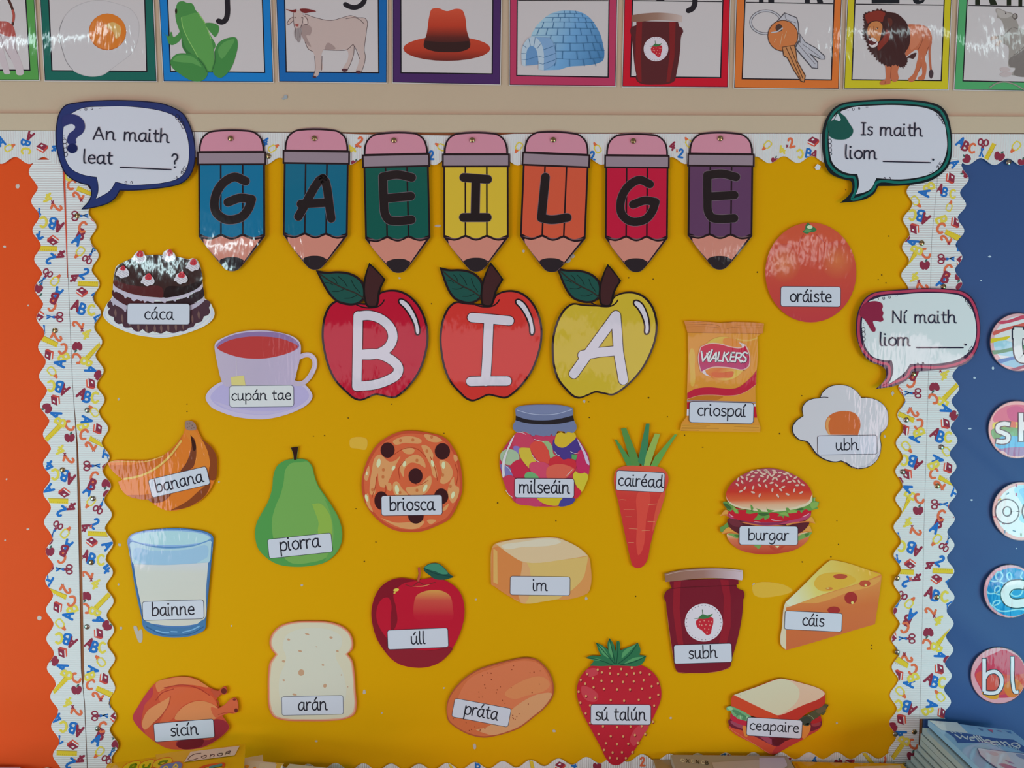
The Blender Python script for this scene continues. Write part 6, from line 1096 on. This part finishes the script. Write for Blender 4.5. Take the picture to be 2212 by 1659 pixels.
a = disc('round disc with painted rainbow stripes and white letter t', 686, 456, 291, T1, '#c9989c'); p = a.part('painted_face'); p.ell('#c2c3cc', 700, 450, 262, 255, 0, 48)
cl = lambda s: inside(686, 456, 281, spline(parse(s)))
p.fill('#8fb6c4', cl('440,450 560,440 700,520 760,640 600,600 470,570')); p.fill('#7aa9bd', cl('480,640 600,610 760,640 760,700 560,690'))
for c, s in (('#b1485c', '480,262 600,232 720,190 960,180 960,200 740,225 600,262 500,275'), ('#b9574f', '425,360 520,325 640,290 960,240 960,290 640,320 520,355 430,385'), ('#c0ac2c', '395,430 480,415 600,400 560,432 480,445 400,462'), ('#3f7d5c', '405,548 500,535 620,510 960,480 960,520 620,545 500,568 412,575'), ('#1d6aa0', '470,640 560,615 640,598 960,560 960,600 640,630 560,650 490,668'), ('#84374f', '590,735 700,695 800,665 960,620 960,660 760,705 640,742')): p.fill(c, cl(s))
dletter(a, '#c2c8d2', 84, 16, '683,310* 683,560 705,612 755,620 800,605', '628,375* 800,375*'); a.done()
a = disc('round disc with a rainbow watercolour band and white letters sh', 667, 1327, 287, T1, '#c98f8c'); p = a.part('painted_face')
cl = lambda s: inside(667, 1327, 268, spline(parse(s)))
for c, s in (('#b4526a', '440,1180 520,1110 620,1080 760,1085 960,1120 960,1270 700,1250 480,1260 430,1240'), ('#a93a68', '570,1120 700,1100 780,1180 760,1240 600,1230'), ('#c2b243', '425,1270 500,1245 700,1255 960,1270 960,1330 700,1310 430,1320'), ('#b95a40', '560,1262 650,1250 660,1300 570,1310'), ('#4a8a52', '412,1335 500,1305 700,1310 960,1330 960,1410 700,1400 440,1420'), ('#1d8fb5', '450,1445 520,1395 700,1395 960,1410 960,1520 700,1500 460,1505'), ('#76527f', '470,1530 560,1510 700,1500 960,1520 960,1600 600,1600 520,1580'), ('#c79a98', '480,1545 540,1545 580,1580 640,1600 560,1600')): p.fill(c, cl(s))
dletter(a, '#c3cad4', 40, 14, '595,1275 535,1268 480,1290 478,1335 530,1360 580,1390 570,1435 520,1448 462,1440'); dletter(a, '#c3cad4', 44, 14, '708,1165* 708,1440*', '708,1340* 740,1270 800,1265 830,1320 830,1440*'); a.done()
T2 = (2052, 1000, 4.606)
a = disc('round disc with pale blue icing, sprinkles and white letters oo', 712, 482, 292, T2, '#c08f8b'); p = a.part('iced_face'); p.ell('#b9c6ce', 728, 480, 268, 262, 0, 48); cl = lambda s: inside(728, 480, 258, spline(parse(s)))
p.fill('#7fb6cf', cl('640,260 700,220 800,220 960,300 960,560 760,610 690,560 740,460 700,380')); p.fill('#5aa4c8', cl('690,270 760,250 960,330 960,400 760,400 720,340'))
for x, y, r, c in ((575, 305, -35, '#2f6f80'), (661, 225, 90, '#8a2f62'), (661, 315, 90, '#8a2f62'), (640, 677, 20, '#2f6f86'), (547, 685, 90, '#2b4d6c'), (710, 715, 90, '#6a8a6a'), (447, 538, 5, '#b04050'), (535, 603, 25, '#8a2f40'), (497, 365, -30, '#c0a840')): p.fill(c, rrect(x, y, 32, 13, r, 4, 2))
for cx in (570, 840): dletter(a, '#c3cad4', 62, 15, ' '.join('%g,%g' % q for q in ellipse(cx, 483, 80, 84, 0, 14) + [(cx + 80, 483)]))
a.done()
a = disc('round blue disc with pale loops and white letter c', 598, 1278, 266, T2, '#bb8590'); p = a.part('iced_face'); p.ell('#1279ab', 620, 1285, 250, 240, 0, 48); cl = lambda s: inside(612, 1284, 240, spline(parse(s), False))
p.line('#7fb6d4', 15, *[cl(s) for s in ('385,1165 440,1180 500,1165 525,1120 505,1088 470,1090 455,1130 480,1170 540,1195 600,1170 612,1120 590,1090 570,1110 580,1155 640,1175', '345,1280 400,1300 460,1290 500,1255 495,1230 465,1230 445,1265 460,1300 520,1315', '365,1415 430,1420 490,1395 500,1375 460,1370 430,1395 440,1435 490,1470 570,1475 680,1455 740,1460', '640,1250 605,1300 640,1325 700,1315 730,1260', '720,1090 705,1130 720,1160')])
dletter(a, '#c6ccd6', 82, 15, '738,1215 690,1208 600,1225 548,1300 580,1375 650,1400 745,1390*'); a.done()
a = disc('round pink and orange disc with white letters bl', 1997, 870, 243, Z(1652, 1239), '#c58a92'); p = a.part('painted_face'); cl = lambda s: inside(1997, 870, 232, spline(parse(s)))
p.fill('#b23a50', cl('1790,860 1830,780 1880,720 1960,680 2040,650 2110,680 2180,720 2240,800 2240,960 2150,1040 1980,1060 1880,1040 1830,960')); p.fill('#bb4a40', cl('1800,860 1900,820 2100,870 2240,860 2240,980 2100,1020 1900,1030 1840,960')); p.fill('#c5862f', cl('1850,1020 1920,1010 2000,1040 1980,1070 1900,1060')); p.fill('#bf6a34', cl('2040,960 2140,900 2200,960 2180,1040 2080,1050'))
dletter(a, '#c4c0c8', 30, 9, '1872,728* 1872,1005*', '1872,900 1905,850 1970,838 2015,880 2020,950 1985,1010 1920,1020 1870,1012'); dletter(a, '#c4c0c8', 26, 9, '2112,710* 2120,960 2135,1010 2165,1010'); a.done()
# ---------------------------------------------------------------- books lying on the worktop
class Book:
    """flat-lying book: back edge through two photo points on the level z, cover, page block, print on the cover"""
    def __init__(s, name, label, cat, bl, br, z, th, depth, cover, pages='#c9c4ba', group=None, droop=0, width=None, thin=0, fin='lam'):
        A, B = on_level(*bl, z), on_level(*br, z); s.z = z; s.fin = fin
        if width: B = A + Vector((width, 0, 0))
        u = (B - A); u.z = 0; n = Vector((u.y, -u.x, 0)).normalized(); B.z -= droop; s.A = A; s.nrm = (B - A).cross(n).normalized(); s.nrm *= 1 if s.nrm.z > 0 else -1
        s.org = Vector(((A.x + B.x) / 2, (A.y + B.y) / 2, z - th)) + n * (depth / 2); s.level = 0; s.d = 0
        s.T = (0, 0, 1); s.root = link(name, None, None, s.org); s.root.empty_display_size = .02; tag(s.root, label, cat, group); s.parts = []
        A2, B2 = A + n * depth, B + n * depth; ct = .0009
        def slab(nm, top, bot, inset, c):
            i = u.normalized() * inset; j = n * inset
            base = [A + i + j, B - i + j, B2 - i - j, A2 + i - j]
            k = [1, 1 - thin / th, 1 - thin / th, 1]                     # opening side thinner than the spine side
            q = [p - Vector((0, 0, top * f)) for p, f in zip(base, k)] + [p - Vector((0, 0, bot * f)) for p, f in zip(base, k)]
            m = MB(s.org); mm = mat(c, 'pap' if nm == 'page_block' else fin); m.solid = True
            for f in ((0, 1, 2, 3), (7, 6, 5, 4), (0, 4, 5, 1), (1, 5, 6, 2), (2, 6, 7, 3), (3, 7, 4, 0)): m.face([q[e] for e in f], mm)
            return m.build(nm, s.root)
        slab('front_cover', 0, ct, 0, cover); slab('back_cover', th - ct, th, 0, cover); slab('page_block', ct, th - ct, .0015, pages)
        m = MB(s.org); t = u.normalized() * .0012                       # spine along the left edge
        q = [A - t, A, A2, A2 - t]; m.prism(q, Vector((0, 0, -th)), mat(cover, fin)); m.build('spine', s.root)
    def P(s, x, y):
        r = ray(x, y); q = s.A + s.nrm * (.0002 + s.level * .00006)
        return CAM + r * ((q - CAM).dot(s.nrm) / r.dot(s.nrm))
    def part(s, name):
        p = Part(s, name, None); s.parts.append(p); return p
    def done(s):
        for p in s.parts: p.build(s.root)
        return s.root
def pile(bl, br, z_to, depth, items):
    """plain books under a visible one, down to the worktop; items: (label, cover colour, weight)"""
    tot = sum(w for _, _, w in items); z = z_to
    for k, (lb, c, w) in enumerate(items):
        th = (z_to - COUNTER_Z) * w / tot
        b = Book('book', lb, 'book', bl, br, z, th - .0004, depth, c); b.done(); z -= th
# --- left: yellow reader with a name sticker over two pale readers
b = Book('book', 'yellow Irish reader with a handwritten white name sticker', 'book', (234, 1650), (530, 1606), .992, .011, .26, '#c09a18', group='books on the worktop')
p = b.part('title'); p.fill('#c4a23c', '336,1630* 470,1611* 412,1624* 396,1646* 338,1640*')
for s in ('264,1664 268,1655 285,1646 300,1644 305,1650 300,1660 280,1668', '300,1658 304,1650 318,1643 332,1642 334,1650 326,1658 312,1664', '330,1655 334,1646 352,1638 368,1637 372,1643 364,1652 345,1659'): p.line('#b9502c', 2.4, s, closed=True); p.fill('#c9b32c', s)
p.line('#4d7a1e', 4, '277,1664 283,1654', '283,1653 294,1651 290,1657 280,1658', '290,1657 292,1662 277,1664'); p.line('#4d7a1e', 3.6, '311,1652 309,1657 318,1658 324,1651', '324,1650 322,1657'); p.line('#4d7a1e', 3.6, '360,1644 350,1645 343,1650 352,1652 358,1647', '361,1643 356,1651')
s = '344,1664 348,1655 372,1648 388,1646 394,1651 388,1662 365,1668'; p.line('#b9603c', 2.4, s, closed=True); p.fill('#5876ae', s); p.line('#c9b850', 3, '353,1662 355,1657 361,1656 361,1661', '374,1657 380,1651 384,1656 378,1658')
p.line('#b9502c', 5, '420,1668 440,1656 470,1651 484,1650 482,1656'); p.line('#2f7f8c', 5, '446,1660 460,1656 478,1652'); p.line('#b99a2c', 3, '438,1662 450,1658')
q = b.part('name_sticker'); q.fill('#bdb3b2', '!412,1623.6 517.7,1610.8 507,1631.3 397.5,1646'); q.line('#4a464c', 1.5, '434,1627 420,1629 409,1636 406,1641 414,1642 427,1638'); q.line('#4a464c', 1.7, '442,1632 435,1635 438,1637.5 445,1635.5 446,1632 441,1631.5', '455,1630 453.5,1635.5', '454.5,1632 461,1629.5 463,1631 461.5,1634.5', '474,1627.5 469.5,1630 473,1632.5 480,1630.5 480.5,1627.5 474,1627.5', '489,1624 487,1629.5', '489,1624.5 497.5,1622.5 496,1625.5 489,1627', '491,1626.5 496.5,1628.5'); b.done()
b = Book('book', 'pale book with a yellow edge, front one beside the yellow reader', 'book', (470, 1637), (612.6, 1648.8), .968, .012, .24, '#b7ada8', group='books on the worktop')
p = b.part('cover_print'); p.fill('#bf9a20', '!596,1647.5 612,1649 604,1662 590,1661'); p.fill('#bdb6ac', '!562,1648 598,1651 592,1668 556,1664'); p.line('#5a6470', 1.4, '528,1646 522,1659'); p.fills('#c2803c', '528,1655 534,1652 538,1655 534,1660', '546,1660 552,1656 553,1661'); b.done()
b = Book('book', 'pale book with its corner showing behind the other pale book', 'book', (452, 1651), (567.5, 1630.5), .955, .010, .24, '#b5aaa2', group='books on the worktop'); b.done()
pile((452, 1652), (556, 1651), .944, .23, [('yellow book at the bottom of the left pile', '#b89a30', 1), ('pale book low in the left pile', '#b0a69c', 1.2), ('cream book lowest in the left pile', '#a89f92', 1.2)])
b = Book('booklet', 'white booklet right of the pale books', 'booklet', (627, 1650), (790, 1668), .925, .004, .21, '#bcc4ce', group='books on the worktop'); b.done()
pile((650, 1653), (790, 1668), .9205, .2, [('white book under the white booklet', '#b5bac0', 1), ('pale blue book under the white booklet', '#93a3b0', 1)])
b = Book('book', 'whitish book at the bottom left corner of the photo', 'book', (-110, 1657), (42, 1656.5), .92, .02, .21, '#a99aa8', group='books on the worktop'); b.done()
pile((-110, 1659), (40, 1659), .8995, .2, [('mauve book under the whitish book at the left', '#8d7b8c', 1)])
# --- middle right: grey book with a pale card, brown book, yellow book
b = Book('book', 'grey book with embossed lettering and a pale card on top', 'book', (1450, 1630.5), (1700, 1633), .945, .014, .26, '#938a7e', group='books on the worktop', fin='pap')
p = b.part('lettering'); 
for ch, x in (('O', 1471), ('X', 1483), ('E', 1494), ('N', 1504), ('C', 1515), ('B', 1524)):
    yb = 1645 + (x - 1471) * .1; w, ss = G[ch]
    p.line('#4a4436' if ch in 'XNB' else '#c2bca8', 1.7, *[[(x + u * 7, yb - v * 4.3 + u * 1.2) for u, v in spline(parse(t), False, 3)] for t in ss])
q = b.part('pale_card'); q.fill('#a59a94', '1538,1647* 1600,1643 1650,1641.5 1684,1641 1692,1645 1698,1670* 1545,1672*'); q.line('#7f7888', 1.2, '1666,1647 1681,1647'); q.fill('#aaa2b2', '1640,1637* 1694,1636* 1700,1655 1640,1660*'); b.done()
b = Book('book', 'brown edged book showing left of the grey book', 'book', (1412, 1640), (1560, 1640.5), .930, .01, .24, '#8f7d62', group='books on the worktop'); b.done()
pile((1420, 1643), (1620, 1643), .9195, .23, [('grey book under the brown edged book', '#867d72', 1), ('brown book lowest under the grey book', '#75624c', 1)])
b = Book('book', 'yellow book with a white panel left of the pale blue workbooks', 'book', (1712, 1645), (1950, 1650), .930, .016, .26, '#c29312', group='books on the worktop')
p = b.part('cover_print'); p.fill('#c2ab84', '1845,1656* 1944,1653* 1956,1675* 1850,1677*'); p.fill('#b87a1c', '!1716,1650 1722,1648 1732,1662 1726,1664'); b.done()
pile((1722, 1648), (1840, 1651), .9135, .25, [('orange book under the yellow book', '#b5712a', 1), ('yellow book lowest under the yellow book', '#b39a3c', 1)])
# --- right: fanned stack of pale blue workbooks
ZT = 1.021; BL = [(2006, 1556), (1994, 1572), (1990, 1584.5), (1989, 1597), (1984, 1609), (1977, 1621), (1969, 1632.5), (1960, 1644), (1955, 1655), (1953, 1667), (1952, 1679), (1951, 1690), (1951, 1701)]
ORD = ['topmost', 'second from the top', 'third from the top', 'fourth from the top', 'fifth from the top', 'sixth from the top', 'seventh from the top', 'eighth from the top', 'ninth from the top', 'fourth from the bottom', 'third from the bottom', 'second from the bottom', 'lowest']
TH = (ZT - COUNTER_Z) / 13
for k, (x, y) in enumerate(BL):
    z = ZT - k * TH
    lb = 'pale blue workbook with a navy title band, topmost of the fanned stack' if k == 0 else 'pale blue workbook, %s in the fanned stack' % ORD[k]
    # every corner lies above the one below, each slid a little to the left
    b = Book('workbook', lb, 'workbook', (x, y), (x + 186 - k * .6, y + 21 + k * .4), z, TH - .0014, .21, '#7fa6c4' if k == 0 else '#8a9ea6', '#8b9a9c', 'stacked pale blue workbooks', droop=.0195 * (12 - k) / 12, width=.157, thin=.0022 if k < 12 else 0)
    if k == 0:
        p = b.part('name_sticker'); p.fill('#b9c2d6', '!2007.5,1556.2 2068,1560.5 2092,1584 2034,1577')
        p = b.part('title_band'); p.fill('#3a5288', '2041,1579* 2092,1585 2140,1593 2190,1598* 2212,1612 2230,1622 2240,1640* 2190,1616 2140,1606 2068,1604* 2062,1594')
        Wx = Z(1912, 1529, 7.373)
        L = lambda st: [(u / 7.373 + 1912, v / 7.373 + 1529) for u, v in spline(parse(st), False)]
        p.line('#b4c0dc', 2.6, L('1115,425* 1205,490* 1215,440* 1310,500* 1310,455*'), L('1350,470 1400,465 1420,480 1350,480 1370,515 1420,520'), L('1410,440* 1500,530*'), L('1455,445* 1550,540*'), L('1500,450* 1600,550*'), L('1580,520 1630,510 1690,540 1670,560 1610,545'), L('1680,545 1740,535 1770,550 1690,555 1720,585 1780,580'), L('1770,530* 1840,585*'), L('1830,530* 1910,595*'), L('1860,560 1920,545 1960,580 1990,600'), L('2110,570 2040,560 2010,580 2060,615 2120,605'), L('2085,560* 2150,610 2130,640 2080,625'))
        p.line('#8fb0dc', 1.8, L('1780,595* 1830,630 1850,620 1820,590 1780,592'), L('1880,605* 1910,630*'), L('1920,620 1970,610 2000,640'), L('1990,615* 2030,645*'), L('2040,630* 2100,660*'), L('2130,640* 2130,690*'))
        p.line('#aebbd6', 1.6, L('1045,380* 1075,395* 1095,378* 1130,400*'), L('1165,385* 1215,415*'))
        q = b.part('bunting')
        for c, s in (('#5a74a0', '1480,320 1560,335 1560,370'), ('#b05a74', '1630,340 1710,350 1720,395'), ('#8a86a8', '1780,350 1850,360 1860,385'), ('#4f78aa', '1920,365 2000,375 2015,410'), ('#7ea0c4', '1360,310 1410,320 1410,350')): q.fill(c, [(u / 7.373 + 1912, v / 7.373 + 1529) for u, v in [tuple(map(float, t.split(','))) for t in s.split()]])
        q = b.part('picture_panel'); L2 = lambda st: [(u / 7.373 + 1912, v / 7.373 + 1529) for u, v in spline(parse(st))]
        q.fill('#4a5a80', L2('1465,650 1485,635* 1700,665 2000,700 2260,725* 2400,900* 2300,1150* 2100,1180*')); q.fill('#b5b8d4', L2('1480,652 1495,643* 1700,673 2000,708 2250,733* 2380,900* 2290,1140* 2110,1165*')); q.fill('#b5a5b0', L2('1600,680 1700,690 1810,740 1780,765 1680,740')); q.fill('#7f8aa8', L2('2080,740 2160,740 2260,780 2260,820 2140,790')); q.fill('#a0708c', L2('1800,895 1900,890 2000,920 2100,960 2000,1000 1880,940')); q.fill('#9a7a98', L2('1910,830 1980,850 2060,890 1990,880'))
    b.done()
